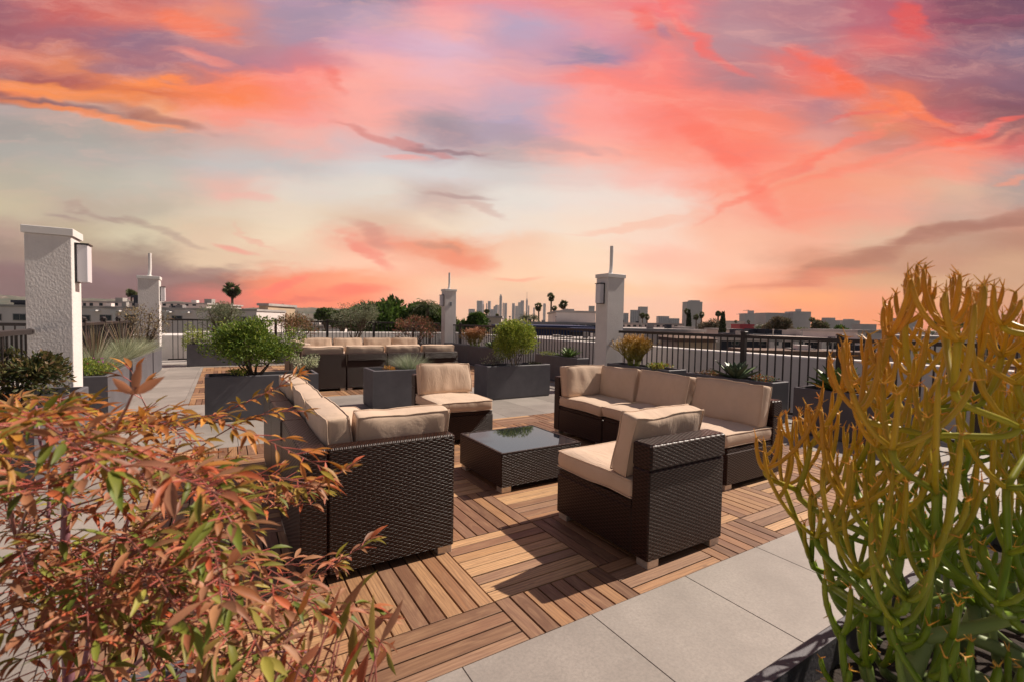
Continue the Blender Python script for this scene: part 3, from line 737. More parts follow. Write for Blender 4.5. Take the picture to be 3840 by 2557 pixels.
#PLANTS
# ------------------------------------------------------------------ plants
def N3(x, y): return (x*3840/2355, y*3840/2355)
def vary(c, a=.12):
    k = 1+random.uniform(-a, a); return tuple(max(0, x*k*(1+random.uniform(-a, a)*.5)) for x in c)
def pick(pal): return vary(random.choice(pal))
def rdir(zmin=-1):
    while True:
        v = Vector((random.uniform(-1, 1), random.uniform(-1, 1), random.uniform(-1, 1)))
        if .05 < v.length < 1 and v.z/v.length > zmin: return v.normalized()
def bush(name, label, cat, base, r, h, n, L, pal, zc=.55, lobes=7, stems=7, seed=1, flat=1.0, aspect=.45, group=None, stemcol=(.10, .07, .05), gap=-.30, axis=0, seg=2, droop=.2, lift=.35, dead=None):
    random.seed(seed); root = empty(name, base); tag(root, label, cat, group)
    pal = [tuple(min(.9, q*1.35) for q in c) for c in pal]
    c0 = Vector((0, 0, h*zc)); ca, sa = cos(axis), sin(axis)
    lob = []
    for k in range(lobes):
        d = rdir(-.5); q = random.uniform(.45, .75)
        lob.append((Vector((d.x*r*q, d.y*r*flat*q, d.z*h*(1-zc)*q)), random.uniform(.38, .62)))
    f = MB()
    for i in range(n):
        c, q = random.choice(lob); d = rdir()
        rr = random.random()**.38
        p = c+Vector((d.x*r*q*rr, d.y*r*flat*q*rr, d.z*h*(1-zc)*q*rr))
        p = Vector((p.x*ca-p.y*sa, p.x*sa+p.y*ca, p.z))+c0
        if mn.noise(p*(2.2/max(r, .01))+Vector((seed, 0, 0))) < gap: continue
        if p.z < h*.04 and random.random() < .8: continue
        out = (p-c0).normalized(); dd = (out*.8+rdir()*.9+Vector((0, 0, lift))).normalized()
        f.leaf(p, dd, rdir(), L*random.uniform(.7, 1.3), L*aspect*random.uniform(.8, 1.2), droop, seg, .2, pick(pal))
    f.build('foliage', M['leaf'], root, hascol=True)
    s = MB(); s.col = stemcol
    for k in range(stems):
        c, q = lob[k % len(lob)]; e = Vector((c.x*ca-c.y*sa, c.x*sa+c.y*ca, c.z))+c0
        b_ = Vector((random.uniform(-.1, .1)*r, random.uniform(-.1, .1)*r, -.03)); pts = [b_]
        for j in range(1, 6):
            t_ = j/5; pts.append(b_.lerp(e, t_)+Vector((random.uniform(-1, 1), random.uniform(-1, 1), 0))*r*.04+Vector((0, 0, -sin(t_*pi)*h*.05)))
        s.tube(pts, [r*.026*(1-.7*j/5) for j in range(6)], 5)
        for j in range(5):
            d = rdir(-.1); s.tube([pts[3+j % 3], pts[3+j % 3]+d*r*.3, pts[3+j % 3]+d*r*.45+Vector((0, 0, .03))], [r*.012, r*.008, r*.004], 4)
    s.build('stem', M['leaf'] if False else M['bark'], root, hascol=True)
    return root
def tuft(name, label, cat, base, n, h, sp, pal, seed=1, wdt=.004, lx=1.0, ly=1.0, curve=.5, spikes=0, spikecol=(.35, .28, .2), group=None):
    random.seed(seed); root = empty(name, base); tag(root, label, cat, group); f = MB()
    for i in range(n):
        a = random.uniform(0, 2*pi); rr = random.random()**.6; o = Vector((cos(a)*rr*sp*.35*lx, sin(a)*rr*sp*.35*ly, -.02))
        lean = rr*random.uniform(.6, 1.1)+.05; hh = h*random.uniform(.55, 1.05)*(1-.25*rr)
        d = Vector((cos(a)*lx, sin(a)*ly, 0)); side = Vector((-sin(a), cos(a), 0)); a2 = random.uniform(0, pi); side = Vector((cos(a2), sin(a2), 0))
        f.col = pick(pal); V = []
        for j in range(5):
            t_ = j/4; p = o+d*(lean*sp*(t_**(1+curve)))+Vector((0, 0, hh*(t_-.22*curve*lean*t_*t_)))
            wq = wdt*(1-t_*.85)
            V += [p-side*wq, p+side*wq]
        f.add(V, [[2*j, 2*j+1, 2*j+3, 2*j+2] for j in range(4)])
    f.build('foliage', M['leaf'], root, hascol=True)
    if spikes:
        s = MB()
        for i in range(spikes):
            a = random.uniform(0, 2*pi); d = Vector((cos(a)*lx, sin(a)*ly, 0)); ln = random.uniform(.1, .6); hh = h*random.uniform(1.1, 1.6)
            s.col = vary(spikecol, .25); pts = [d*(ln*sp*(t_/4)**1.3)+Vector((0, 0, hh*t_/4)) for t_ in range(5)]
            s.tube(pts, [.0022, .002, .0018, .005, .002], 4)
        s.build('flower_stalk', M['leaf'], root, hascol=True)
    return root
def agave(label, base, n, L, W, pal, seed=1, up0=.25, name='agave', group=None, curl=.25):
    random.seed(seed); root = empty(name, base); tag(root, label, 'agave', group); f = MB()
    for i in range(n):
        a = i*2.39996; t_ = i/n; elv = radians(15+65*t_)+random.uniform(-.08, .08)
        d = Vector((cos(a)*cos(elv), sin(a)*cos(elv), sin(elv))); l = L*(1-.35*t_)*random.uniform(.9, 1.1)
        side = Vector((-sin(a), cos(a), 0)); nr = side.cross(d)*-1; nr = d.cross(side)
        prof = [.45, .8, 1, .85, .5, .04]; f.col = pick(pal); V = []
        for j, q in enumerate(prof):
            s_ = j/5; c = d*(l*s_)+Vector((0, 0, 1))*(curl*l*(s_**2)*(.5 if elv < .7 else -.1))+Vector((0, 0, -.02))
            w_ = W*.5*q; th = W*.14*(1-s_)
            V += [c-side*w_-nr*(w_*.35)*-1, c-nr*th*0+Vector((0, 0, -w_*.25)), c+side*w_+nr*(w_*.35), c+Vector((0, 0, -w_*.25-th))]
        F = []
        for j in range(5):
            b_ = j*4; c_ = b_+4; F += [[b_, b_+1, c_+1, c_], [b_+1, b_+2, c_+2, c_+1], [b_+2, b_+3, c_+3, c_+2], [b_+3, b_, c_, c_+3]]
        f.add(V, F)
    f.build('foliage', M['thick'], root, smooth=True, hascol=True)
    return root
def stickbush(label, base, n, h, sp, lo, hi, seed=1, r=.004, group=None, name='stick_succulent'):
    random.seed(seed); root = empty(name, base); tag(root, label, 'succulent', group); f = MB()
    def cl(z): t_ = min(1, max(0, z/h*1.15-.15)); return tuple(lo[i]*(1-t_)+hi[i]*t_ for i in range(3))
    def go(p, d, L, lv):
        e = p+d*L; d2 = (d+Vector((0, 0, .35))+rdir()*.1).normalized(); pts = [p, p.lerp(e, .5)+rdir()*L*.05, e]
        f.tube(pts, [r*(1.5-.2*lv)]*2+[r*(1.3-.2*lv)], 4, cols=[vary(cl(q.z), .06) for q in pts])
        if lv < 4 and e.z < h:
            for k in range(random.choice((2, 2, 3))):
                go(e, (d2+rdir()*.55).normalized(), L*random.uniform(.75, 1.0), lv+1)
    for i in range(n):
        a = random.uniform(0, 2*pi); rr = random.random()**.5
        go(Vector((cos(a)*rr*sp*.3, sin(a)*rr*sp*.3, -.02)), Vector((cos(a)*rr*.8*sp/h, sin(a)*rr*.8*sp/h, 1)).normalized(), h/4.2, 0)
    f.build('branches', M['stick'], root, hascol=True, smooth=True)
    return root
G_ = lambda r, g, b: lin((r, g, b))
YG = [(.26, .29, .04), (.20, .25, .035), (.32, .34, .06), (.13, .18, .03)]
MG = [(.11, .17, .025), (.15, .21, .03), (.07, .12, .02), (.20, .24, .04)]
DG = [(.035, .05, .018), (.05, .06, .02), (.07, .07, .022), (.025, .04, .015), (.09, .08, .03)]
GG = [(.30, .33, .21), (.42, .44, .29), (.22, .27, .15), (.50, .50, .34)]
OL = [(.13, .15, .09), (.18, .20, .12), (.09, .11, .06), (.24, .24, .16)]
RD = [(.20, .09, .05), (.26, .13, .06), (.15, .10, .04), (.10, .11, .04)]
bush('round_bush', 'round light green bush in the planter right of centre', 'bush', (3.17, 5.2, PZ-.05), .37, .76, 15000, .036, YG, zc=.54, seed=11, lobes=16, stems=6, flat=.95, gap=-.45)
bush('wide_bush', 'wide green bush filling the long planter left of centre', 'bush', (-.72, 5.2, PZ-.05), .52, .72, 17000, .034, MG, zc=.54, seed=12, lobes=24, stems=12, flat=.55, axis=.05)
bush('herb_bush', 'small grey-green herb bush at the right end of the long planter', 'bush', (-.12, 5.15, PZ-.05), .20, .32, 900, .026, GG, zc=.5, seed=13, stems=14)
bush('ground_herb', 'low bright green herb at the left end of the long planter', 'herb', (-.85, 5.12, PZ-.05), .14, .14, 400, .025, YG, zc=.5, seed=14, stems=3)
tuft('ornamental_grass', 'pale grey-green grass tuft in the short planter beside the beige chair', 'grass tuft', (1.32, 5.2, PZ-.04), 900, .32, .30, [(.34, .38, .26), (.42, .45, .32), (.26, .31, .18)], 21, .0028)
bush('small_succulent', 'little yellow-orange succulent at the left end of the short planter', 'succulent', (.98, 5.15, PZ-.05), .09, .09, 130, .035, [(.5, .30, .07), (.45, .2, .05)], seed=22, stems=2)
tuft('dry_stalk', 'dry brown flower stalk bent over the short planter', 'dried flower', (1.08, 5.2, PZ-.04), 4, .22, .12, [(.2, .12, .06)], 23, .004)
bush('dry_herb', 'sparse grey twiggy herb left of the round bush in its planter', 'herb', (2.72, 5.18, PZ-.05), .20, .28, 260, .028, GG+OL, zc=.5, seed=24, stems=12)
bush('low_groundcover', 'low dark groundcover right of the round bush in its planter', 'herb', (3.52, 5.2, PZ-.05), .14, .10, 300, .02, DG+OL, seed=25, stems=3)
bush('dark_shrub', 'dark-leaved shrub with bronze tips at left edge before the textured pillar', 'shrub', (-2.46, 3.98, PZ-.05), .34, .46, 3600, .045, DG+[(.12, .11, .03), (.16, .10, .05)], zc=.5, seed=31, lobes=10, flat=1.1, stems=8)
tuft('lavender', 'pale lavender clump with dry stalks right of the big left pillar', 'lavender', (-2.42, 6.35, PZ-.04), 1300, .40, .42, GG+[(.40, .40, .28)], 32, .003, spikes=45, ly=1.6)
bush('flowering_herb', 'bright green herb with purple flowers at the front of the lavender planter', 'herb', (-2.42, 5.75, PZ-.05), .27, .24, 1500, .03, YG+MG, zc=.5, seed=33, lobes=6)
m = MB(); random.seed(5)
for k in range(9):
    p = Vector((-2.42+random.uniform(-.2, .27), 5.72+random.uniform(-.15, .2), PZ+.14+random.uniform(0, .06)))
    m.col = (.5, .10, .42) if k < 7 else (.3, .02, .03)
    for j in range(6): m.leaf(p, rdir(), rdir(), .018, .014, 0, 2)
fb = m.build('blossom', M['leaf'], [o for o in bpy.data.objects if o.name.startswith('flowering_herb')][0], (-2.42, 5.75, PZ-.05), hascol=True)
tuft('lavender', 'broad silvery lavender mass in the second left planter', 'lavender', (-2.46, 8.6, PZ-.04), 1500, .42, .45, GG, 34, .004, spikes=30, ly=1.9)
tuft('lavender', 'farther lavender clump at the back of the second left planter', 'lavender', (-2.44, 9.8, PZ-.04), 1100, .40, .42, GG, 35, .004, spikes=25, ly=1.4)
bush('bare_shrub', 'sparse twiggy shrub in front of the far left pillar', 'shrub', (-2.46, 11.1, PZ-.05), .50, 1.05, 1100, .04, [(.22, .15, .09), (.30, .24, .12), (.16, .13, .07)], zc=.55, seed=36, lobes=10, stems=16, flat=.8)
bush('low_shrub', 'low dry mixed shrub under the far left pillar', 'shrub', (-2.46, 11.6, PZ-.05), .3, .35, 800, .03, OL+RD, seed=37)
bush('olive_shrub', 'grey-green olive-like shrub by the far railing, behind the wide bush', 'shrub', (-1.05, 12.7, PZ-.05), .68, 1.15, 4600, .055, OL, zc=.58, seed=38, lobes=12, stems=12, flat=.7, aspect=.28)
bush('low_shrub', 'low grey succulent growth at the left end of the far planter', 'shrub', (-1.55, 12.7, PZ-.05), .25, .2, 500, .03, OL, seed=39)
bush('reddish_shrub', 'left reddish-brown shrub behind the rear sofas', 'shrub', (.75, 12.9, .45), .62, .95, 2300, .05, RD, zc=.55, seed=40, lobes=9, stems=9)
bush('olive_shrub', 'larger grey-green shrub standing behind the middle of the rear sofas', 'shrub', (2.3, 12.9, .45), .72, 1.35, 4600, .055, OL, zc=.6, seed=41, lobes=12, stems=10, aspect=.3)
bush('reddish_shrub', 'right reddish shrub behind the rear sofas, nearest the middle pillar', 'shrub', (4.2, 12.9, .45), .68, .95, 2600, .05, RD+[(.35, .10, .08)], zc=.55, seed=42, lobes=9, stems=9)
stickbush('pink-tipped stick succulent beside the middle antenna pillar', (5.14, 10.55, PZ-.05), 26, .62, .34, (.20, .25, .06), (.60, .22, .11), 43, .005)
bush('low_groundcover', 'low green groundcover beside the pink-tipped succulent', 'herb', (5.14, 9.6, PZ-.05), .2, .16, 400, .04, MG, seed=44, stems=2)
agave('dull green agave left of the round bush, near the right railing', (5.14, 9.55-.1, PZ), 22, .34, .09, [(.10, .14, .07)], 45)
agave('small bright green spiky agave left of the tall right pillar', (5.15, 6.25, PZ), 34, .34, .055, [(.13, .22, .06), (.20, .28, .09)], 46, curl=.1)
bush('low_groundcover', 'low green groundcover at the left end of the small agave planter', 'herb', (5.14, 7.0, PZ-.05), .25, .12, 500, .03, YG+OL, seed=47, stems=2)
stickbush('orange stick succulent at the foot of the tall right pillar', (5.06, 4.35, PZ-.05), 34, .60, .30, (.22, .26, .05), (.62, .32, .05), 48, .0045)
bush('low_groundcover', 'low green and orange succulents at the near end of the pillar planter', 'succulent', (5.08, 3.72, PZ-.05), .26, .13, 500, .04, YG+[(.45, .22, .05)], seed=49, stems=2)
agave('grey-green agave with broad pointed leaves behind the right sofa', (5.03, 2.42, PZ), 26, .36, .115, [(.10, .145, .085), (.14, .19, .11)], 50)
bush('low_groundcover', 'dry brown and red groundcover left of the grey-green agave', 'succulent', (5.03, 2.88, PZ-.05), .16, .10, 300, .03, RD, seed=51, stems=2)
bush('low_groundcover', 'small blue-green and orange succulents right of the grey-green agave', 'succulent', (5.03, 2.02, PZ-.05), .17, .12, 300, .03, [(.10, .16, .08), (.4, .15, .04)], seed=52, stems=2)
agave('broad glossy green agave in the dark planter beyond the orange succulent', (4.98, 1.12, PZ), 30, .42, .115, [(.07, .14, .025), (.16, .24, .05)], 53, curl=.0)
bush('small_shrub', 'small green shrub standing on the far side of the railing at left', 'shrub', (-1.75, 14.6, -.1), .28, 1.15, 1500, .05, YG, zc=.6, seed=54)

# ---- red-leaved shrub in the left foreground
random.seed(99)
proot = Vector(at(*N3(165, 1690), .92)); BZ = .36
planter('small charcoal planter under the red-leaved shrub in the left foreground', -1.52, -1.08, -.50, -.08, .40)
nr = empty('heavenly_bamboo', (proot.x, proot.y, BZ)); tag(nr, 'large red and orange leaved shrub filling the left foreground', 'shrub')
no = (proot.x, proot.y, BZ)
sm = MB(); lm_ = MB(); mains = []
base0 = Vector((proot.x, proot.y, BZ))
for (dx, dy, dp, rr) in ((150, 1010, .86, .009), (40, 1230, .80, .005), (330, 1080, .95, .0045), (480, 1240, .95, .004), (560, 1400, .80, .004), (250, 1300, .75, .0045), (90, 930, 1.0, .004), (420, 1010, 1.05, .003), (700, 1500, .72, .003)):
    e = at(*N3(dx, dy), dp); pts = []
    for j in range(8):
        t_ = j/7; p = base0.lerp(e, t_)+Vector((0, 0, .06*sin(t_*pi)))+rdir()*.006; pts.append(p)
    cc = [lin((150, 105, 115))]*8
    sm.tube(pts, [rr*(1.2-.6*j/7) for j in range(8)], 7, cols=cc); mains.append(pts)
poly = [(-60, 935), (60, 920), (190, 940), (290, 930), (360, 935), (450, 975), (520, 990), (580, 1010), (640, 1040), (700, 1060), (790, 1078), (740, 1120), (690, 1190), (700, 1290), (780, 1270), (845, 1235), (835, 1290), (780, 1340), (800, 1420), (860, 1470), (880, 1500), (830, 1580), (800, 1640), (-60, 1640)]
def inside(x, y, pg):
    c = False; j = len(pg)-1
    for i in range(len(pg)):
        xi, yi = pg[i]; xj, yj = pg[j]
        if (yi > y) != (yj > y) and x < (xj-xi)*(y-yi)/(yj-yi)+xi: c = not c
        j = i
    return c
LK = 1.42
AM = [lin((166, 116, 52)), lin((154, 106, 44)), lin((134, 114, 42)), lin((150, 96, 52)), lin((140, 108, 72)), lin((162, 104, 58))]; AM = [tuple(q*LK for q in c) for c in AM]
PK = [lin((156, 98, 70)), lin((162, 84, 54)), lin((150, 106, 80)), lin((156, 102, 50)), lin((136, 88, 64)), lin((130, 110, 46)), lin((114, 108, 40))]; PK = [tuple(q*LK for q in c) for c in PK]
BR = [lin((136, 92, 68)), lin((118, 80, 60)), lin((146, 104, 74)), lin((104, 108, 42)), lin((90, 100, 38)), lin((134, 84, 52)), lin((112, 96, 48)), lin((122, 114, 50))]; BR = [tuple(q*LK*1.1 for q in c) for c in BR]+PK[:3]
def frond(start, tip, pal, k=1.0, dens=1.0):
    L = (tip-start).length; pts = []
    sag = Vector((0, 0, .10*L)); bend = rdir()*.10*L
    for j in range(9):
        t_ = j/8; pts.append(start.lerp(tip, t_)+sag*sin(t_*pi)*.8+bend*sin(t_*pi))
    sm.tube(pts, [.0015*(1.5-1.0*j/8) for j in range(9)], 4, cols=[vary(lin((140, 92, 80)), .15)]*9)
    n = max(3, int(L/.019*dens)); n0 = .30
    for i in range(n):
        t_ = n0+(1-n0)*(i+.5)/n; q = t_*8; a = min(7, int(q)); p = pts[a].lerp(pts[a+1], q-a); d = (pts[a+1]-pts[a]).normalized()
        sd = d.cross(Vector((0, 0, 1))).normalized()*(1 if i % 2 else -1)
        tw = (d*random.uniform(.3, 1.0)+sd*random.uniform(.4, 1.1)+Vector((0, 0, random.uniform(-.1, .5)))).normalized()
        tl = random.uniform(.006, .03); e = p+tw*tl
        sm.tube([p, e], [.0011, .0008], 3, cap=False, cols=[lin((180, 90, 80))]*2)
        for h_ in range(random.choice((1, 2, 3))):
            dd = (tw+rdir()*.75+d*.3).normalized(); l = random.uniform(.023, .038)*k
            lm_.leaf(e, dd, (Vector((0, 0, 1))+rdir()*.5).normalized(), l, l*random.uniform(.21, .29), random.uniform(.1, .6), 4, .35, pick(pal))
    for h_ in range(3):
        d = (pts[8]-pts[7]).normalized(); dd = (d+rdir()*.5).normalized(); l = random.uniform(.026, .038)*k
        lm_.leaf(pts[8], dd, (Vector((0, 0, 1))+rdir()*.3).normalized(), l, l*.3, random.uniform(.1, .6), 4, .35, pick(pal))
cnt = 0
while cnt < 96:
    x = random.uniform(-60, 890); y = random.uniform(850, 1640)
    if not inside(x, y, poly): continue
    if y > 1100 and x > 560 and random.random() < .45: continue
    if y > 1150 and random.random() < .25: continue
    if y < 1000 and random.random() < .25: continue
    dp = random.uniform(.62, 1.12) if random.random() > .12 else random.uniform(.42, .6)
    if y > 1350: dp = random.uniform(.45, .85)
    tip = at(*N3(x, y), dp)
    if tip.z < .42: continue
    best = None
    for mpt in mains:
        for p in mpt[2:]:
            dd = (p-tip).length
            if dd < .06 or p.z > tip.z+.10: continue
            pp = proj(p)
            sc = abs(dd-.30)+abs(p.z-tip.z+.02)*1.2
            if pp[0] > N3(x, y)[0]+60: sc += .3
            if best is None or sc < best[0]: best = (sc, p)
    if best is None: continue
    pal = AM if y < 1060+random.uniform(-80, 80) else (PK if (y < 1250+random.uniform(-60, 90) and x > 150) else BR)
    if random.random() < .12: pal = BR
    frond(best[1], tip, pal, 1.0 if dp > .6 else 1.1); cnt += 1
for (sx_, sy_, tx_, ty_, dp, pal) in ((330, 1015, 690, 862, 1.12, AM), (350, 960, 300, 845, .9, AM), (470, 1240, 800, 1078, 1.0, PK), (520, 1150, 740, 1130, 1.02, PK), (560, 1420, 852, 1240, .88, PK), (560, 1190, 720, 1160, 1.0, PK), (560, 1400, 880, 1475, .66, BR), (620, 1480, 850, 1400, .6, BR), (430, 1050, 700, 945, 1.1, AM), (500, 1330, 775, 1300, .9, PK)):
    frond(at(*N3(sx_, sy_), dp-.02), at(*N3(tx_, ty_), dp), pal, 1.0)
# upright broad leaves along the lower right fringe
for k in range(26):
    x = random.uniform(640, 880); y = random.uniform(1380, 1620); p = at(*N3(x, y), random.uniform(.5, .72))
    dd = (rt0*random.uniform(.1, .6)+Vector((0, 0, 1))*random.uniform(.7, 1.2)+rdir()*.3).normalized(); l = random.uniform(.045, .065)
    sm.tube([p-dd*.08+Vector((0, 0, -.05)), p], [.0016, .0012], 4, cols=[lin((150, 90, 80))]*2)
    lm_.leaf(p, dd, rdir(), l, l*.23, random.uniform(-.1, .3), 4, .35, pick(BR+PK))
for k in range(3):
    dd = (rt0*(-.9, .1, .9)[k]+Vector((0, 0, (.5, 1.3, .6)[k]))).normalized(); p = at(*N3(312, 905), .5)
    lm_.leaf(p, dd, -hf, .034 if k != 1 else .036, .011, .15, 4, .3, lin((186, 130, 96)))
sm.tube([at(*N3(250, 1010), .56), at(*N3(290, 940), .52), at(*N3(312, 890), .5)], [.002, .0016, .0012], 5, cols=[lin((170, 120, 110))]*3)
lm_.build('foliage', M['leaf'], nr, no, smooth=True, hascol=True)
sm.build('stem', M['stick'], nr, no, smooth=True, hascol=True)

# ---- tall orange stick succulent in the right foreground
random.seed(4242)
LB = [(560, 2120), (600, 2095), (640, 2075), (700, 2030), (760, 1975), (800, 1900), (860, 1880), (900, 1870), (945, 1800), (965, 1760), (1040, 1700), (1100, 1740), (1150, 1800), (1200, 1835), (1260, 1815), (1310, 1840), (1400, 1865), (1470, 1850), (1568, 1890)]
TOP = [(1700, 1045), (1745, 1000), (1780, 955), (1850, 940), (1890, 790), (1960, 770), (2035, 680), (2075, 648), (2105, 600), (2150, 598), (2165, 680), (2205, 602), (2240, 660), (2300, 640), (2360, 690), (2700, 700)]
def interp(tab, v):
    if v <= tab[0][0]: return tab[0][1]
    for (a, b_), (c, d) in zip(tab, tab[1:]):
        if v <= c: return b_+(d-b_)*(v-a)/(c-a)
    return tab[-1][1]
okj = [0]
def okp(p):
    q = proj(p); x, y = q[0]*2355/3840, q[1]*2355/3840
    if x > 2700: return False
    if y < interp(TOP, x)+okj[0]: return False
    if y > 560 and y < 1568 and x < interp(LB, y): return False
    return (p-CAM).dot(hf) > .62
fs = MB(); tips = MB()
FB = at(*N3(2235, 1700), .95); FB.z = PZ-.06
GLO = lin((140, 156, 104)); GMD = lin((120, 146, 36)); GHI = lin((190, 164, 42)); GOR = lin((208, 146, 42))
def fcol(p, lv):
    h_ = (p.z-PZ)/.80; q = proj(p); xx = q[0]*2355/3840; h_ += max(0, (2150-xx))/1100
    h_ += .16*mn.noise(p*7)
    h_ += (.12 if lv == 3 else -.06)
    if h_ < .22: a, b_, t_ = GLO, GMD, h_/.22
    elif h_ < .50: a, b_, t_ = GMD, GMD, 0
    elif h_ < .78: a, b_, t_ = GMD, GHI, (h_-.50)/.28
    else: a, b_, t_ = GHI, GOR, min(1, (h_-.78)/.35)
    t_ = max(0, min(1, t_)); return tuple(a[i]*(1-t_)+b_[i]*t_ for i in range(3))
nseg = [0]
def fgrow(p, d, L, r, lv, mx):
    okj[0] = random.choice((0, 10, 40, 90, 160)) if lv > 2 else 0
    for tr_ in range(2):
        d1 = (d+rdir()*(.10+.15*tr_)).normalized(); up_ = Vector((0, 0, 1)); pts = [p]; cur_d = d1; q = p.copy()
        for j in range(6):
            cur_d = (cur_d+up_*(.19 if lv > 0 else .04)+rdir()*.035).normalized(); q = q+cur_d*(L/6); pts.append(q.copy())
        if okp(q): break
        L *= .85
    else: return False
    cols = [vary(fcol(x, lv), .05) for x in pts]
    fs.tube(pts, [r*(1-.045*j) for j in range(7)], 7, cols=cols); nseg[0] += 1
    kids = 0
    if lv < mx:
        k = random.choice((2, 3, 3, 4) if lv < 2 else (2, 2, 3)); a0 = random.uniform(0, 2*pi)
        o1 = cur_d.orthogonal().normalized(); o2 = cur_d.cross(o1)
        for i in range(k):
            a = a0+2*pi*i/k; sp_ = random.uniform(.5, 1.1)
            nd = (cur_d+(o1*cos(a)+o2*sin(a))*sp_).normalized()
            if nd.z < -.1: nd.z = .1; nd.normalize()
            if fgrow(q, nd, L*random.uniform(.62, 1.08), r*random.uniform(.78, .9), lv+1, mx): kids += 1
    if kids == 0:
        for i in range(random.choice((2, 3, 4))):
            dd = (cur_d*.6+rdir()*.9).normalized(); tips.col = vary(lin((226, 160, 60)), .15); tips.tube([q, q+dd*random.uniform(.008, .018)], [.0013, .0005], 4, cap=False)
    if lv >= 2:
        for i in range(2):
            if random.random() < .5:
                w_ = pts[random.randint(2, 5)]; dd = (rdir()+cur_d*.3).normalized(); tips.col = vary(lin((226, 170, 80)), .15); tips.tube([w_, w_+dd*(r+.010)], [.0012, .0004], 4, cap=False)
    return True
def pixok(x, y): return y > interp(TOP, x)+8 and x > (interp(LB, y)+8 if y > 560 else 0)
class Nd:
    def __init__(s, p, d, r, kids=0): s.p = p; s.d = d; s.r = r; s.kids = kids
def curve(p0, d0, p1, n=7):
    L = (p1-p0).length; a_ = p0+d0*L*.34; b_ = p1-Vector((0, 0, 1))*L*.26; out_ = []
    for j in range(n+1):
        t_ = j/n; out_.append(p0*(1-t_)**3+a_*3*t_*(1-t_)**2+b_*3*t_*t_*(1-t_)+p1*t_**3)
    return out_
nodes = []
for (bx_, by_) in ((.10, -1.10), (.28, -1.22), (.45, -1.10), (.62, -1.2), (.20, -1.30), (.80, -1.12)):
    b_ = Vector((bx_, by_, PZ-.06)); h_ = random.uniform(.10, .2); t_ = b_+Vector((random.uniform(-.04, .04), random.uniform(-.04, .04), h_))
    fs.tube([b_, b_.lerp(t_, .5), t_], [.017, .016, .015], 9, cols=[fcol(q, 0) for q in (b_, b_.lerp(t_, .5), t_)]); nodes.append(Nd(t_, Vector((0, 0, 1)), .015))
cand = []
tries = 0
while len(cand) < 150 and tries < 20000:
    tries += 1
    x = random.uniform(1700, 2560); y = random.uniform(700, 1500)
    dp = random.uniform(.66, 1.22)
    if x < 1950: dp = random.uniform(.86, 1.1)
    if y > interp(TOP, x)+70 and x > interp(LB, y)+30:
        p = at(*N3(x, y), dp)
        if p.z < PZ+.08: continue
        if min([(p-q).length for q in cand] or [9]) < .068: continue
        cand.append(p)
rc = Vector((.35, -1.15, PZ))
cand.sort(key=lambda p: (p-rc).length)
def inplanter(p): return True
for p in cand:
    best = None
    for nd in nodes:
        v = p-nd.p; L = v.length
        if L < .05 or v.z < .02: continue
        if L > .34: continue
        out_ = v.normalized(); c_ = L+.25*max(0, .35-out_.z)+.05*nd.kids+(0.12 if nd.r < .006 else 0)
        if best is None or c_ < best[0]: best = (c_, nd)
    if best is None: continue
    nd = best[1]
    v = p-nd.p; hd = Vector((v.x, v.y, 0)); hd = hd.normalized() if hd.length > .01 else Vector((0, 0, 1))
    d0 = (v.normalized()*.9+hd*.30+Vector((0, 0, .2))).normalized(); pts = curve(nd.p, d0, p)
    if not all(okp(q) or q.z < PZ+.2 for q in pts[2:]): pts = [nd.p.lerp(p, j/7) for j in range(8)]
    r1 = max(.0050, nd.r*random.uniform(.70, .82)); nd.kids += 1
    r0 = min(nd.r*.92, r1*1.15)
    fs.tube(pts, [r0+(r1-r0)*j/7 for j in range(8)], 8, cols=[vary(fcol(q, 1), .05) for q in pts])
    nodes.append(Nd(p, (pts[-1]-pts[-2]).normalized(), r1)); nseg[0] += 1
def finger(p, hd, L, r, sp_):
    tip = p+hd*L*sp_+Vector((0, 0, L)); pts = curve(p, (hd*1.0+Vector((0, 0, .6))).normalized(), tip, 6)
    k = 0
    while not okp(tip) and k < 4: L *= .8; tip = p+hd*L*sp_+Vector((0, 0, L)); pts = curve(p, (hd+Vector((0, 0, .35))).normalized(), tip, 6); k += 1
    if not okp(tip): return
    rr = [r*(1-.03*j) for j in range(7)]; rr[-1] = r*.55
    fs.tube(pts, rr, 7, cols=[vary(fcol(q, 3), .07) for q in pts])
    for i in range(random.choice((2, 3, 3, 4))):
        dd = (Vector((0, 0, .8))+rdir()*.9).normalized(); tips.col = vary(lin((232, 172, 70)), .2); tips.tube([tip, tip+dd*random.uniform(.008, .020)], [.0014, .0004], 4, cap=False)
    for i in range(3):
        w_ = pts[random.randint(2, 5)]; dd = (rdir()+Vector((0, 0, .3))).normalized(); tips.col = vary(lin((232, 180, 90)), .2)
        if random.random() < .6: tips.tube([w_, w_+dd*(r+.011)], [.0012, .0004], 4, cap=False)
    if L > .10 and random.random() < .42:
        j = random.choice((3, 4)); h2 = Vector((random.uniform(-1, 1), random.uniform(-1, 1), 0)).normalized(); finger(pts[j], h2, L*random.uniform(.4, .65), r*.9, .45)
for nd in nodes[6:]:
    n_ = (random.choice((4, 4, 5, 5)) if nd.kids == 0 else random.choice((2, 2, 3)) if nd.kids == 1 else random.choice((0, 1)))
    if nd.p.z < PZ+.22: n_ = max(1, n_-1)
    a0 = random.uniform(0, 6.28)
    for i in range(n_):
        a = a0+6.283*i/max(1, n_)+random.uniform(-.3, .3); hd = Vector((cos(a), sin(a), 0))
        finger(nd.p, hd, random.uniform(.07, .19), max(.0042, nd.r*.76), random.uniform(.25, .75))
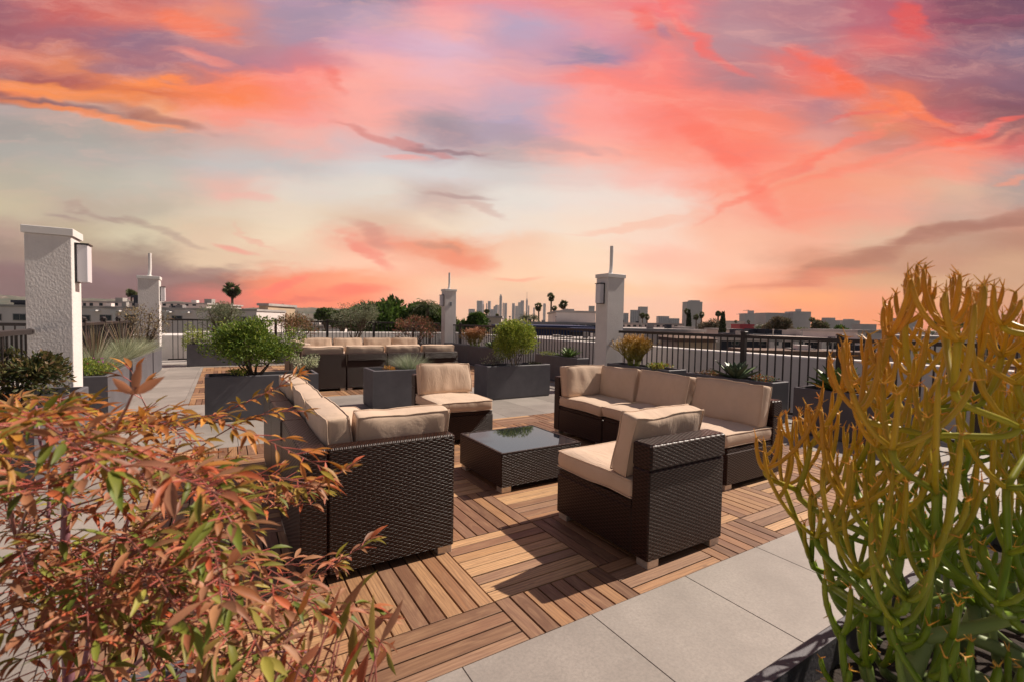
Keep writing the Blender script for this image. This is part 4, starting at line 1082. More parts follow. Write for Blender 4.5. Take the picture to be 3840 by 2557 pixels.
for k in range(42):
    b_ = Vector((random.uniform(-.02, .9), random.uniform(-1.34, -.98), PZ-.05)); hd = (-rt0*random.uniform(-.4, 1.2)+hf*random.uniform(-.5, .4)); hd.z = 0
    hd = hd.normalized() if hd.length > .05 else Vector((1, 0, 0)); q = b_+hd*random.uniform(.08, .2)+Vector((0, 0, random.uniform(.06, .22)))
    if not okp(q): continue
    pts = curve(b_, (hd+Vector((0, 0, .3))).normalized(), q); fs.tube(pts, [.0072-.0002*j for j in range(8)], 7, cols=[vary(fcol(x, 1), .06) for x in pts])
    for i in range(random.choice((1, 2, 3))): finger(q, Vector((cos(k+i*2), sin(k+i*2), 0)), random.uniform(.05, .12), .0056, random.uniform(.2, .7))
fr_ = empty('pencil_cactus', (.35, -1.15, PZ-.06)); tag(fr_, 'tall orange and green stick succulent filling the right foreground', 'succulent')
fs.build('branches', M['stick'], fr_, (.35, -1.15, PZ-.06), smooth=True, hascol=True)
tips.build('leaflets', M['stick'], fr_, (.35, -1.15, PZ-.06), hascol=True)
#CITY
# ------------------------------------------------------------------ city
GZ = -13.0
Z5 = lambda x, y: (1700+x*.38217, 1000+y*.38217)
Z6 = lambda x, y: (2500+x*.38217, 1080+y*.38217)
Z7 = lambda x, y: (x*.38217, 1050+y*.38217)
ZA = lambda x, y: (900+x*.45914, 980+y*.45914)
Z4 = lambda x, y: (2400+x*.44643, 1000+y*.44643)
mt, t, p, o = newmat('city_ground'); M['city'] = mt
co = t.add('ShaderNodeTexCoord').outputs['Object']
vo = t.add('ShaderNodeTexVoronoi'); t.set(vo.inputs['Vector'], co); vo.inputs['Scale'].default_value = .045
cc = t.ramp(t.sep(vo.outputs['Color'])[0], [(0, (.045, .06, .025)), (.3, (.07, .07, .05)), (.5, (.22, .19, .16)), (.7, (.32, .28, .24)), (.85, (.05, .06, .03)), (1, (.42, .38, .34))], 'CONSTANT')
t.set(p.inputs['Base Color'], cc); p.inputs['Roughness'].default_value = .95
m = MB(); n = 24
vs = [(-9000+18000*i/n, -3000+16000*j/n, GZ) for j in range(n+1) for i in range(n+1)]
m.add(vs, [[j*(n+1)+i, j*(n+1)+i+1, (j+1)*(n+1)+i+1, (j+1)*(n+1)+i] for j in range(n) for i in range(n)])
tag(m.build('ground', M['city']), kind='structure')
# hills
mt, t, p, o = newmat('hill_scrub'); M['hill'] = mt
co = t.add('ShaderNodeTexCoord').outputs['Object']
nz = t.noise(co, .012, 6, .6); vo = t.add('ShaderNodeTexVoronoi'); t.set(vo.inputs['Vector'], co); vo.inputs['Scale'].default_value = .03
hc = t.mix(t.maprange(nz, .4, .6), (.045, .06, .03), (.13, .10, .065))
hc = t.mix(t.math('MULTIPLY', t.maprange(vo.outputs['Distance'], .12, .2, 1, 0), t.maprange(nz, .5, .55)), hc, (.5, .44, .38))
t.set(p.inputs['Base Color'], hc); p.inputs['Roughness'].default_value = .95
def hills(tab, depth, thick):
    m = MB(); NX = 150; NY = 8; vs = []
    for j in range(NY+1):
        for i in range(NX+1):
            px = tab[0][0]+(tab[-1][0]-tab[0][0])*i/NX; py = interp(tab, px)
            dp = depth+thick*(j/NY-.5); q = at(px, py, depth); top = q.z-GZ
            g = at(px, 1210, dp); k = sin(pi*j/NY)**.8
            z = GZ-.5+max(0, top)*k*(1+.10*mn.noise(Vector((px*.02, j*.8, 1)))+.05*mn.noise(Vector((px*.09, j, 4))))
            vs.append((g.x, g.y, z))
    m.add(vs, [[j*(NX+1)+i, j*(NX+1)+i+1, (j+1)*(NX+1)+i+1, (j+1)*(NX+1)+i] for j in range(NY) for i in range(NX)])
    tag(m.build('hills', M['hill'], smooth=True), kind='structure')
hills([(-300, 1112), (0, 1106), (60, 1110), (110, 1118), (320, 1120), (520, 1128), (680, 1132), (800, 1150), (900, 1165)], 2300, 700)
hills([(850, 1165), (980, 1152), (1150, 1155), (1300, 1157), (1500, 1162), (1700, 1180)], 2600, 700)

def wallmat(name, c, nv=.08): return simple(name, c, .85, nscale=.6, nvar=nv)
M['w_white'] = wallmat('painted_wall', (.76, .68, .65)); M['w_beige'] = wallmat('beige_stucco', (.56, .48, .38)); M['w_tan'] = wallmat('tan_stucco', (.48, .36, .25))
M['w_navy'] = wallmat('navy_wall', (.018, .032, .095)); M['w_dark'] = wallmat('dark_slate_wall', (.03, .034, .05)); M['w_pink'] = wallmat('pinkish_wall', (.62, .52, .47))
M['w_grey'] = wallmat('grey_wall', (.25, .23, .23)); M['w_red'] = simple('red_hoarding', (.45, .03, .05), .6, nscale=.4); M['w_brown'] = wallmat('brown_wall', (.20, .14, .10))
M['roof_l'] = simple('light_roof', (.42, .38, .36), .9, nscale=.5, nvar=.2); M['roof_d'] = simple('brown_roof', (.16, .10, .075), .9, nscale=.5, nvar=.2)
M['ac'] = simple('ac_casing', (.35, .33, .31), .6)
mt, t, p, o = newmat('tower_facade'); M['tower'] = mt
uv = t.add('ShaderNodeTexCoord').outputs['UV']; s_ = t.sep(uv)
fx = t.math('FRACT', t.math('DIVIDE', s_[0], 6.0)); fy = t.math('FRACT', t.math('DIVIDE', s_[1], 4.0))
ms = t.math('MULTIPLY', t.math('GREATER_THAN', fx, .3), t.math('GREATER_THAN', fy, .35))
t.set(p.inputs['Base Color'], t.mix(ms, (.34, .35, .39), (.12, .14, .18))); p.inputs['Roughness'].default_value = .4
M['tower_pale'] = simple('pale_tower', (.42, .40, .40), .7, nscale=.02)
def bld(name, label, x0, x1, yt, depth, thick, wall, cat='building', rot=0, roof='roof_l', wins=(), shoulder=None, slab=.25, over=.15, zb=None, group=None, steps=()):
    a = at(x0, yt, depth); b_ = at(x1, yt, depth); zt = (a.z+b_.z)/2; W = (Vector((b_.x, b_.y))-Vector((a.x, a.y))).length
    zb = GZ if zb is None else zb; c = (a+b_)/2
    if rot:
        W2 = W/(abs(cos(rot))+abs(sin(rot))*thick/W) if thick < W*2 else W
        k = W2/W; W = W2; thick *= k
    root = empty(name, (c.x, c.y, zb), HEAD-pi/2+rot); tag(root, label, cat, group)
    H = zt-zb
    m = MB(); m.box(-W/2, W/2, 0, thick, 0, H-slab); m.build('wall', M[wall], root)
    m = MB(); m.box(-W/2-over, W/2+over, -over, thick+over, H-slab+.003, H)
    for (fx0, fx1, hh) in steps: m.box(-W/2+W*fx0, -W/2+W*fx1, thick*.2, thick*.8, H+.002, H+hh)
    m.build('roof', M[roof], root)
    if cat == 'building' and depth < 200 and W > 2.5:
        rr_ = random.Random(int(x0*7+depth)); nu = min(9, max(2, int(W/2.2)))
        for q in range(nu):
            ux = rr_.uniform(-W*.46, W*.42); uy = rr_.uniform(.2, max(.3, thick*.8)); uw = rr_.uniform(.15, .8)*min(1, W/8); uh = rr_.uniform(.15, .55)*min(1, depth/40); m = MB()
            if q % 3 == 2: m.tube([(ux, uy, H), (ux, uy, H+uh*1.8)], .04, 6); m.tube([(ux, uy, H+uh*1.8), (ux, uy, H+uh*1.8+.1)], .09, 6)
            else: m.box(ux, ux+uw, uy, uy+uw*.8, H+.002, H+uh)
            m.build('roof_unit', M[rr_.choice(('ac', 'w_white', 'w_dark', 'w_grey'))], root)
    for (wx0, wx1, wy0, wy1) in wins:
        q0 = at(wx0, wy0, depth); q1 = at(wx1, wy1, depth)
        l0 = (q0-c).dot(rt0); l1 = (q1-c).dot(rt0); h1 = q0.z-zb; h0 = q1.z-zb
        m = MB(); m.box(l0, l1, -.03, .0-.004, h0, h1); f = m.build('window', M['frame'], root)
        e = .06*min(1, (l1-l0)/1.2); md = (l0+l1)/2
        m = MB(); m.box(l0+e, md-e/2, -.04, -.031, h0+e, h1-e); m.box(md+e/2, l1-e, -.04, -.031, h0+e, h1-e); m.build('pane', M['window'], f)
    return root
wn = [(*Z7(a, 332)[:1], Z7(b_, 0)[0], Z7(0, 332)[1], Z7(0, 402)[1]) for a, b_ in ((127, 265), (-120, 20))]
wn += [(Z7(a, 0)[0], Z7(b_, 0)[0], Z7(0, y0)[1], Z7(0, y1)[1]) for a, b_, y0, y1 in ((700, 890, 343, 408), (980, 1097, 343, 404), (1225, 1337, 345, 400), (1440, 1606, 350, 405), (1686, 1790, 352, 402), (2318, 2420, 360, 400))]
b0 = bld('apartment_building', 'long white two-storey building beyond the left railing, with dark windows', -260, 962, 1149, 40, 5, 'w_white', wins=wn, over=.08, slab=.18)
for (x_, y_) in ((957, 302), (1183, 306), (1672, 316), (1850, 320)):
    q = at(*Z7(x_, y_), 40); l = (q-Vector(b0.location)).dot(rt0); h_ = q.z-GZ
    m = MB(); m.box(l-.28, l+.28, -.5, -.035, h_-.06, h_+.05); m.build('floodlight', M['white_paint'], b0)
for x_ in (1135, 1640):
    q = at(*Z7(x_, 300), 40); l = (q-Vector(b0.location)).dot(rt0); m = MB(); m.box(l-.10, l+.10, -.16, -.035, 2, q.z-GZ); m.box(l-.3, l+.3, -.2, -.17, q.z-GZ-.25, q.z-GZ); m.build('downpipe', M['white_paint'], b0)
wn = [(Z7(a, 0)[0], Z7(b_, 0)[0], Z7(0, 228)[1], Z7(0, 258)[1]) for a, b_ in ((818, 845), (880, 915), (975, 1010), (1050, 1080), (1130, 1160), (1210, 1240), (1298, 1330), (1600, 1630), (1675, 1700), (1740, 1765), (1820, 1850), (1890, 1925))]
bld('penthouse_block', 'long white upper storey set back on the white building at left', 295, 775, 1133, 47, 6, 'w_white', wins=wn, slab=.15, zb=-3)
bld('roof_box', 'dark flat box on the roof left of the textured pillar', *[Z7(x, 0)[0] for x in (135, 262)], Z7(0, 200)[1], 44, 3, 'w_dark', cat='roof unit', roof='w_dark', zb=-1)
bld('roof_unit', 'dark upright box on the white building roof, beside a palm', *[Z7(x, 0)[0] for x in (1310, 1352)], Z7(0, 152)[1], 46, 1, 'w_dark', cat='roof unit', roof='w_dark', zb=-1)
bld('stair_tower', 'tan block standing at the right end of the long white building', 971, 1005, ZA(0, 345)[1], 48, 6, 'w_tan')
bld('grey_annex', 'grey annex wall between the white building and the tan block', 936, 970, ZA(0, 400)[1], 45, 5, 'w_grey')
bld('flat_roof_house', 'small beige flat-roofed building right of the middle pillar', *[Z5(x, 0)[0] for x in (340, 470)], Z5(0, 487)[1], 70, 10, 'w_beige', wins=[(*[Z5(x, 0)[0] for x in (355, 366)], *[Z5(0, y)[1] for y in (530, 550)])])
bld('flat_roof_house', 'lower beige building behind the green trees, right of the middle pillar', *[Z5(x, 0)[0] for x in (262, 339)], Z5(0, 498)[1], 76, 10, 'w_beige')
bld('white_block', 'large plain white block left of the tall right pillar', *[Z5(x, 0)[0] for x in (1012, 1396)], Z5(0, 436)[1], 60, 14, 'w_white', steps=[(.3, .5, .3)])
bld('low_white_building', 'low white building with dark carport openings below the plain white block', *[Z5(x, 0)[0] for x in (690, 1396)], Z5(0, 546)[1], 50, 9, 'w_white', wins=[(*[Z5(x, 0)[0] for x in a], *[Z5(0, y)[1] for y in (572, 606)]) for a in ((1170, 1222), (1240, 1290), (1305, 1395))])
bld('navy_building', 'navy blue building seen through the railing behind the round bush', *[Z5(x, 0)[0] for x in (395, 1400)], Z5(0, 580)[1], 32, 12, 'w_navy', roof='w_navy')
bld('navy_annex', 'slate blue lower wing right of the navy building, by the right pillar', *[Z5(x, 0)[0] for x in (1190, 1420)], Z5(0, 606)[1], 29, 2.5, 'w_dark', roof='w_navy')
bld('roof_platform', 'pale flat roof ledge in front of the navy building', 2015, 2260, Z5(0, 705)[1], 24, 3.5, 'w_white', zb=-5)
for k, (a, b_, yy) in enumerate(((990, 1045, 672), (1060, 1095, 680), (1125, 1165, 683), (1220, 1315, 715))):
    bld('air_conditioner', ('grey rooftop air conditioner in front of the navy building, leftmost', 'second rooftop air conditioner in front of the navy building', 'third rooftop air conditioner in front of the navy building', 'low white roof unit nearest the tall right pillar')[k], *[Z5(x, 0)[0] for x in (a, b_)], Z5(0, yy)[1], 25.5, .7, 'ac', cat='air conditioner', roof='ac', zb=-4.5, slab=.05, over=.02)
# right of the tall pillar
bld('pink_building', 'wide pinkish white building right of the tall pillar', 2326, 2642, 1234, 45, 12, 'w_pink', wins=[(*[Z4(x, 0)[0] for x in a], *[Z4(0, y)[1] for y in b_]) for a, b_ in (((215, 275), (625, 660)), ((60, 90), (615, 650)))])
bld('rooftop_row', 'long pale roof terrace row behind the pinkish building', 2326, 2560, 1212, 60, 8, 'w_white', wins=[(2330+k*22, 2342+k*22, 1219, 1227) for k in range(10)])
bld('small_roof_hut', 'tan hut with brown pitched roof behind the right railing', *[Z4(x, 0)[0] for x in (325, 612)], Z4(0, 604)[1], 33, 4, 'w_tan', roof='roof_d', zb=-6)
hr = [o for o in bpy.data.objects if o.name.startswith('small_roof_hut')][0]
a = at(*Z4(468, 575), 33); m = MB(); hz = at(*Z4(468, 604), 33).z+6; W_ = 1.2
m.add([(-W_-.3, -.3, hz), (W_+.3, -.3, hz), (W_+.3, 4.3, hz), (-W_-.3, 4.3, hz), (-W_*.5, 2, hz+.32), (W_*.5, 2, hz+.32)], [[0, 1, 5, 4], [1, 2, 5], [2, 3, 4, 5], [3, 0, 4]]); m.build('pitched_roof', M['roof_d'], hr)
bld('modern_building', 'long dark modern building behind the right railing', *[Z4(x, 0)[0] for x in (640, 1800)], Z4(0, 600)[1], 40, 10, 'w_dark', roof='w_pink', slab=.3, over=.3, wins=[(*[Z4(x, 0)[0] for x in a], *[Z4(0, y)[1] for y in (612, 655)]) for a in ((770, 830), (1000, 1060), (1460, 1490), (1620, 1660))])
for k, (a, b_) in enumerate(((1095, 1195), (1300, 1385), (1530, 1590))):
    bld('white_bay', ('leftmost white wall bay of the dark modern building', 'middle white wall bay of the dark modern building', 'rightmost white wall bay of the dark modern building')[k], *[Z4(x, 0)[0] for x in (a, b_)], Z4(0, 606)[1], 39.4, .55, 'w_white', cat='wall bay', over=.01, wins=[(*[Z4(x, 0)[0] for x in (a+35, a+68)], *[Z4(0, y)[1] for y in (625, 660)])])
bld('brown_roof', 'low reddish brown roof just beyond the white parapet at right', *[Z4(x, 0)[0] for x in (930, 2100)], Z4(0, 708)[1], 26, 2.5, 'w_brown', roof='roof_d', zb=-6, over=.1)
for k, (a, b_, y0) in enumerate(((1295, 1395, 686), (1400, 1480, 688), (1575, 1640, 700), (1645, 1740, 712), (640, 680, 628), (225, 285, 622))):
    bld('air_conditioner', ('black rooftop air conditioner on the brown roof, leftmost of the pair', 'second black air conditioner on the brown roof', 'third roof unit on the brown roof, partly behind orange sticks', 'pale roof unit rightmost on the brown roof', 'grey upright roof unit beside the tan hut', 'dark roof unit on the pinkish building')[k], *[Z4(x, 0)[0] for x in (a, b_)], Z4(0, y0)[1], 27 if k < 4 else 36, .9, 'w_dark' if k in (0, 1, 5) else 'ac', cat='air conditioner', roof='ac', zb=-4, slab=.08, over=.02)
bld('white_house', 'white flat-roofed house seen behind the orange sticks at right', *[Z4(x, 0)[0] for x in (1832, 2062)], Z4(0, 534)[1], 42, 8, 'w_white', wins=[(*[Z4(x, 0)[0] for x in (1900, 1925)], *[Z4(0, y)[1] for y in (560, 585)])])
bld('white_house', 'pale house partly hidden at the right edge behind orange sticks', 3400, 3700, 1262, 40, 10, 'w_white', wins=[(3450, 3490, 1285, 1305), (3560, 3600, 1285, 1305)])
bld('long_low_house', 'long low dark-roofed building with roof clutter behind the right railing', *[Z4(x, 0)[0] for x in (940, 1290)], Z4(0, 572)[1], 52, 8, 'w_white', roof='w_dark', steps=[(.1, .2, .5), (.5, .6, .6), (.8, .92, .5)])
bld('long_low_house', 'pale roof with white railing clutter right of the leafless trees', *[Z4(x, 0)[0] for x in (1380, 1770)], Z4(0, 590)[1], 56, 8, 'w_pink', roof='roof_l', steps=[(.1, .13, .7), (.2, .24, .6), (.3, .34, .8), (.5, .53, .6), (.7, .76, .7)])
bld('billboard_building', 'low building with red and pink hoarding right of the cypress', *[Z6(x, 0)[0] for x in (722, 862)], Z6(0, 357)[1], 190, 8, 'w_red', roof='w_red')
bld('apartment_row', 'pale apartment row behind the red hoarding', *[Z6(x, 0)[0] for x in (580, 768)], Z6(0, 325)[1], 420, 20, 'w_pink')
bld('beige_house', 'flat beige house right of the dark cypress', *[Z6(x, 0)[0] for x in (592, 730)], Z6(0, 402)[1], 70, 8, 'w_pink')
bld('terrace_row', 'pale cluttered roof row left of the leftmost right-hand palms', *[Z6(x, 0)[0] for x in (0, 150)], Z6(0, 378)[1], 80, 10, 'w_grey')
bld('roof_dais', 'small pale raised roof under the left cypress', *[Z6(x, 0)[0] for x in (148, 262)], Z6(0, 383)[1], 48, 4, 'w_white')
# skyline
def tower(label, x0, x1, yt, Zf, depth=3600, mat='tower', steps=(), rot=0, cat='tower'):
    W = abs(Zf(x1, 0)[0]-Zf(x0, 0)[0])/FPX*depth
    bld('office_tower', label, Zf(x0, 0)[0], Zf(x1, 0)[0], Zf(0, yt)[1], depth, W*.8, mat, cat=cat, rot=rot, roof='tower_pale' if mat == 'tower_pale' else mat, slab=3, over=0, group=None, steps=steps)
sky_l = [(152, 218, 418, 'wide low tower at the left end of the downtown skyline'), (224, 290, 337, 'broad flat-topped tower, tallest of the left skyline group'), (291, 301, 370, 'narrow slab hugging the right side of the broad flat tower'),
 (322, 334, 362, 'thin tower left of the round-topped twin in the skyline'), (336, 366, 341, 'round-topped skyline tower between broad tower and spire'), (366, 392, 420, 'low shoulder block left of the stepped skyline tower'), (393, 436, 392, 'stepped mid-height block left of the tallest skyline tower'),
 (440, 449, 380, 'narrow shaft touching the tallest skyline tower at left'), (452, 478, 293, 'tallest tower of the downtown skyline with stepped crown'), (484, 496, 358, 'thin tower just right of the tallest skyline tower'), (500, 529, 360, 'dark slab tower right of the tallest skyline tower'),
 (575, 604, 362, 'dark rectangular tower left of the central skyline gap'), (605, 633, 388, 'pale mid tower right of the gap in the skyline'), (635, 661, 352, 'slanted-top tower in the right skyline pair'), (662, 695, 335, 'taller tower of the right skyline pair'),
 (714, 732, 330, 'slim glass skyscraper with needle spire in the skyline'), (734, 747, 385, 'low thin tower beside the spired skyscraper'), (785, 800, 405, 'short tower behind the left fan palm'), (884, 910, 364, 'pale tower between the fan palms'), (1108, 1188, 418, 'low wide block behind the plain white block roof'),
 (1330, 1388, 388, 'pale square tower just left of the tall right pillar'), (1667, 1725, 458, 'low grey block just right of the tall right pillar'), (1733, 1822, 428, 'dark grey block tower right of the tall right pillar'), (1830, 1912, 395, 'pale tower behind the pair of palms right of the pillar'),
 (2013, 2120, 488, 'wide distant low block right of the pair of palms'), (2122, 2220, 510, 'distant low block left of the tall grey slab')]
for x0, x1, yt, lb in sky_l:
    st_ = ()
    if yt == 293: st_ = ((.2, .8, 14),)
    if yt == 330: st_ = ((.25, .75, 14), (.45, .55, 60))
    if yt == 392: st_ = ((.4, 1, 12),)
    dp = 3600 if x1 < 1000 else (1500 if x1 > 1300 else 900)
    tower(lb, x0, x1, yt, Z5, dp, 'tower_pale' if x0 in (605, 635, 884, 1330, 1830) else 'tower', st_, rot=random.Random(x0).uniform(-.3, .3))
for x0, x1, yt, lb, dp, st_ in ((200, 352, 137, 'tall grey slab tower behind the palms and left cypress', 900, ((.3, .9, 3),)), (770, 900, 252, 'grey office block with rooftop box left of the long grey block', 800, ((.5, .75, 5),)), (888, 944, 298, 'short grey block beside the grey office block', 780, ()),
   (975, 1240, 247, 'long grey office block left of the highest grey block', 700, ()), (1241, 1418, 234, 'higher grey office block at the right end of the long grey pair', 690, ((.5, .55, 4),)), (1553, 1700, 322, 'grey cube-like office block with dark rooftop box', 650, ((.2, .8, 4),)),
   (1722, 1898, 320, 'wide grey office block right of the cube-like block', 700, ((.5, .8, 2),)), (1905, 2060, 357, 'pale distant block partly behind orange sticks', 500, ()), (2300, 2500, 300, 'distant block far right behind orange sticks', 700, ())):
    tower(lb, x0, x1, yt, Z6, dp, 'tower_pale', st_, rot=.0)
# cranes
for k, (x, y0, y1, xl, xr) in enumerate(((715, 252, 322, 683, 722), (802, 216, 288, 750, 812))):
    b_ = at(*Z6(x, y1+30), 850); t_ = at(*Z6(x, y0), 850); l = at(*Z6(xl, y0+8), 850); r = at(*Z6(xr, y0+8), 850)
    m = MB(); m.tube([b_, t_], .5, 4); m.tube([l, r], .45, 4); m.tube([t_, l.lerp(r, .3)], .15, 4)
    tag(m.build('tower_crane', M['w_grey'], None, tuple(b_)), ('left construction crane above the pale apartment row', 'right construction crane above the grey office block')[k], 'crane')

# ------------------------------------------------------------------ trees
FG = [(.06, .11, .02), (.08, .14, .026), (.04, .075, .016), (.12, .18, .035)]
PG = [(.10, .12, .045), (.07, .09, .035), (.15, .16, .07)]
def palm(label, px, pyc, pyb, depth, rpx, seed=1, group=None, lean=0, skirt=True, kind='fan', name='palm_tree', trunk_r=None):
    """crown centre at (px, pyc), radius rpx in photograph pixels"""
    random.seed(seed); c = at(px, pyc, depth); R = rpx*1.25/FPX*depth; b_ = at(px+lean, pyb, depth)
    base = Vector((b_.x, b_.y, GZ)); root = empty(name, base); tag(root, label, 'palm tree', group); f = MB()
    for i in range(64 if kind == 'fan' else 60):
        d = rdir(-.75 if kind == 'fan' else -.35); 
        if skirt and i > 30: d = Vector((d.x*.5, d.y*.5, -1)).normalized()
        L = R*random.uniform(.75, 1.0); e = c+d*L*random.uniform(.2, .55); f.col = pick(PG if not (skirt and i > 34) else [(.14, .11, .06), (.10, .08, .045)])
        if kind == 'fan':
            o1 = d.orthogonal().normalized(); o2 = d.cross(o1)
            o1, o2 = (o1*cos(i)+o2*sin(i)), (o2*cos(i)-o1*sin(i))
            for k in range(7):
                a = (k-3)*.33; dd = (d*cos(a)+o1*sin(a)).normalized(); f.leaf(e-d*L*.1, (dd+Vector((0, 0, -.15))).normalized(), o2, L*.5, L*.15, .15, 2)
        else:
            if d.z < 0: d.z *= .3; d.normalize()
            pts = [c+d*L*t_/5*1.2-Vector((0, 0, (t_/5)**2*R*.55)) for t_ in range(6)]
            for j in range(1, 6):
                for s2 in (-1, 1):
                    for u_ in (0, .5):
                        pp = pts[j-1].lerp(pts[j], u_); sd = (pts[j]-pts[j-1]).cross(Vector((0, 0, 1))); sd = sd.normalized() if sd.length > 1e-5 else Vector((1, 0, 0))
                        f.leaf(pp, (sd*s2+(pts[j]-pts[j-1]).normalized()*.6+Vector((0, 0, -.2))).normalized(), Vector((0, 0, 1)), R*.26, R*.04, .2, 2)
    f.build('crown', M['leaf'], root, tuple(base), hascol=True)
    m = MB(); m.col = (.12, .09, .07); tr = trunk_r or max(.16, R*.10)
    if not skirt or kind == 'fan': m.tube([base, base.lerp(c, .5)+Vector((.2, 0, 0)), c], [tr*1.3, tr, tr*.9], 7)
    else: m.tube([base, c], tr, 7)
    m.build('trunk', M['bark'], root, tuple(base), hascol=True)
    return root
palm('single tall fan palm rising above the long white building at left', 870, 1083, 1160, 75, 38, 1)
palm('short fan palm behind the dark roof box, left of the far left pillar', Z7(1288, 0)[0], Z7(0, 135)[1], 1160, 90, 20, 2, skirt=False)
palm('left fan palm of the group left of the white block', *Z5(838, 392), Z5(0, 530)[1], 90, 19, 3)
palm('tallest leaning fan palm of the group left of the white block', *Z5(962, 300), Z5(0, 530)[1], 80, 18, 4, lean=-9)
palm('bushy fan palm right of the tallest leaning one', *Z5(1082, 370), Z5(0, 530)[1], 78, 21, 5)
palm('small fan palm half hidden between the two taller palms', *Z5(990, 410), Z5(0, 530)[1], 84, 12, 6)
palm('small palm in front of the broad skyline tower', *Z5(330, 445), Z5(0, 500)[1], 120, 13, 7, skirt=False)
palm('low feathery palm left of the fan palm group', *Z5(712, 492), Z5(0, 545)[1], 75, 24, 8, kind='date', skirt=False)
palm('low feathery palm between the fan palms and the low one', *Z5(788, 500), Z5(0, 545)[1], 77, 20, 9, kind='date', skirt=False)
palm('tiny palm top above the beige flat-roofed building', *Z5(430, 480), Z5(0, 500)[1], 95, 9, 10, skirt=False)
palm('left palm of the pair in front of the pale tower', *Z5(1855, 480), Z5(0, 550)[1], 120, 13, 11)
palm('right palm of the pair in front of the pale tower', *Z5(1902, 495), Z5(0, 550)[1], 118, 13, 12)
palm('fan palm touching the left side of the grey slab tower', *Z6(200, 235), Z6(0, 380)[1], 110, 14, 13)
palm('left palm of the pair below the grey slab tower', *Z6(290, 285), Z6(0, 360)[1], 120, 13, 14)
palm('right palm of the pair below the grey slab tower', *Z6(342, 265), Z6(0, 360)[1], 118, 14, 15)
palm('slender palm left of the dark cypress', *Z6(505, 255), Z6(0, 430)[1], 115, 14, 16, trunk_r=.22, skirt=False)
palm('small distant palm left of the red hoarding', *Z6(680, 330), Z6(0, 370)[1], 330, 7, 17)
palm('small distant palm above the red hoarding', *Z6(803, 330), Z6(0, 370)[1], 330, 7, 18)
palm('palm beside the right corner of the higher grey office block', *Z6(1430, 312), Z6(0, 400)[1], 150, 13, 19)
palm('dark bushy palm left of the big leafless tree', *Z6(922, 380), Z6(0, 440)[1], 85, 22, 20, kind='date', skirt=False)
palm('broad date palm crown on top of the green trees left of the middle pillar', *ZA(1530, 368), 1300, 31.5, 50, 21, kind='date', skirt=False)
palm('small date palm crown at the left end of the green trees', *ZA(1090, 375), 1300, 33, 34, 22, kind='date', skirt=False)
def cypress(label, px, yt, yb, depth, wpx, seed):
    random.seed(seed); a = at(px, yt, depth); W = wpx/FPX*depth/2; H = a.z-GZ; base = Vector((a.x, a.y, GZ)); root = empty('cypress_tree', base); tag(root, label, 'cypress'); f = MB()
    for i in range(3200):
        t_ = random.random()**.8; z = H*(1-t_*.75); r = W*min(1, (t_*3.2)**.7)*random.uniform(.5, 1.05); an = random.uniform(0, 2*pi)
        f.leaf(Vector((cos(an)*r, sin(an)*r, z)), Vector((cos(an)*.4, sin(an)*.4, 1)), rdir(), .5, .16, 0, 2, col=pick([(.02, .035, .012), (.03, .045, .015), (.014, .025, .01)]))
    f.build('crown', M['leaf'], root, hascol=True); m = MB(); m.tube([(0, 0, 0), (0, 0, H*.5)], .25, 6); m.build('trunk', M['bark'], root)
cypress('dark narrow cypress left of the grey slab tower', *Z6(220, 232), Z6(0, 380)[1], 75, 19, 1)
cypress('dark pointed cypress standing alone right of the slender palm', *Z6(553, 256), Z6(0, 455)[1], 65, 25, 2)
def tree(label, px, yt, depth, wpx, hpx, pal, n, L, seed, cat='tree', name='leafy_tree', lobes=16, group=None, flat=1.0, aspect=.5, stems=8, thin=False, drop=0):
    c = at(px, yt, depth); r = wpx/FPX*depth/2; hh = hpx/FPX*depth; random.seed(seed)
    base = Vector((c.x, c.y, GZ)); root = empty(name, base); tag(root, label, cat, group)
    zt = c.z-GZ; cz = zt-hh/2; f = MB(); lob = []
    for k in range(lobes):
        d = rdir(); q = random.uniform(.5, .8); lob.append((Vector((d.x*r*q, d.y*r*flat*q, cz+d.z*hh*.5*q)), random.uniform(.28, .5)))
    for i in range(n):
        l, q = random.choice(lob); d = rdir(); rr = random.random()**.33 if not thin else random.random()**.6
        p = l+Vector((d.x*r*q, d.y*r*q, d.z*hh*.5*q))*rr
        dd = (d+rdir()*.8+Vector((0, 0, .2))).normalized(); f.leaf(p, dd, rdir(), L*random.uniform(.6, 1.3), L*aspect, .2, 2, col=pick(pal))
    f.build('crown', M['leaf'], root, hascol=True); m = MB()
    m.tube([(0, 0, 0), (.1, 0, cz*.6), (0, 0, cz)], [r*.09+.1, r*.07+.08, r*.05+.05], 7)
    for k in range(stems): m.tube([(0, 0, cz*.8), Vector((0, 0, cz*.8)).lerp(lob[k % lobes][0], .5)+Vector((0, 0, .2)), lob[k % lobes][0]], [r*.05, r*.03, r*.012], 5)
    m.build('trunk', M['bark'], root)
    return root
tree('large dense green tree left of centre beyond the far railing', ZA(1215, 0)[0], ZA(0, 305)[1], 34, 230, 200, FG, 17000, .30, 60, lobes=26)
tree('dense green tree left of the middle pillar, under the date palm', ZA(1480, 0)[0], ZA(0, 335)[1], 33, 200, 190, FG, 15000, .30, 61, lobes=22)
tree('lower green tree touching the left side of the middle pillar', ZA(1650, 0)[0], ZA(0, 395)[1], 32, 140, 140, FG, 6000, .30, 62)
tree('green tree just right of the middle pillar', ZA(1905, 0)[0], ZA(0, 425)[1], 34, 110, 110, FG, 6500, .30, 63)
tree('green tree at the left end of the dense trees', ZA(1050, 0)[0], ZA(0, 352)[1], 35, 140, 150, FG, 6000, .30, 64)
BRN = [(.16, .12, .08), (.20, .15, .10), (.12, .10, .06), (.10, .10, .05)]
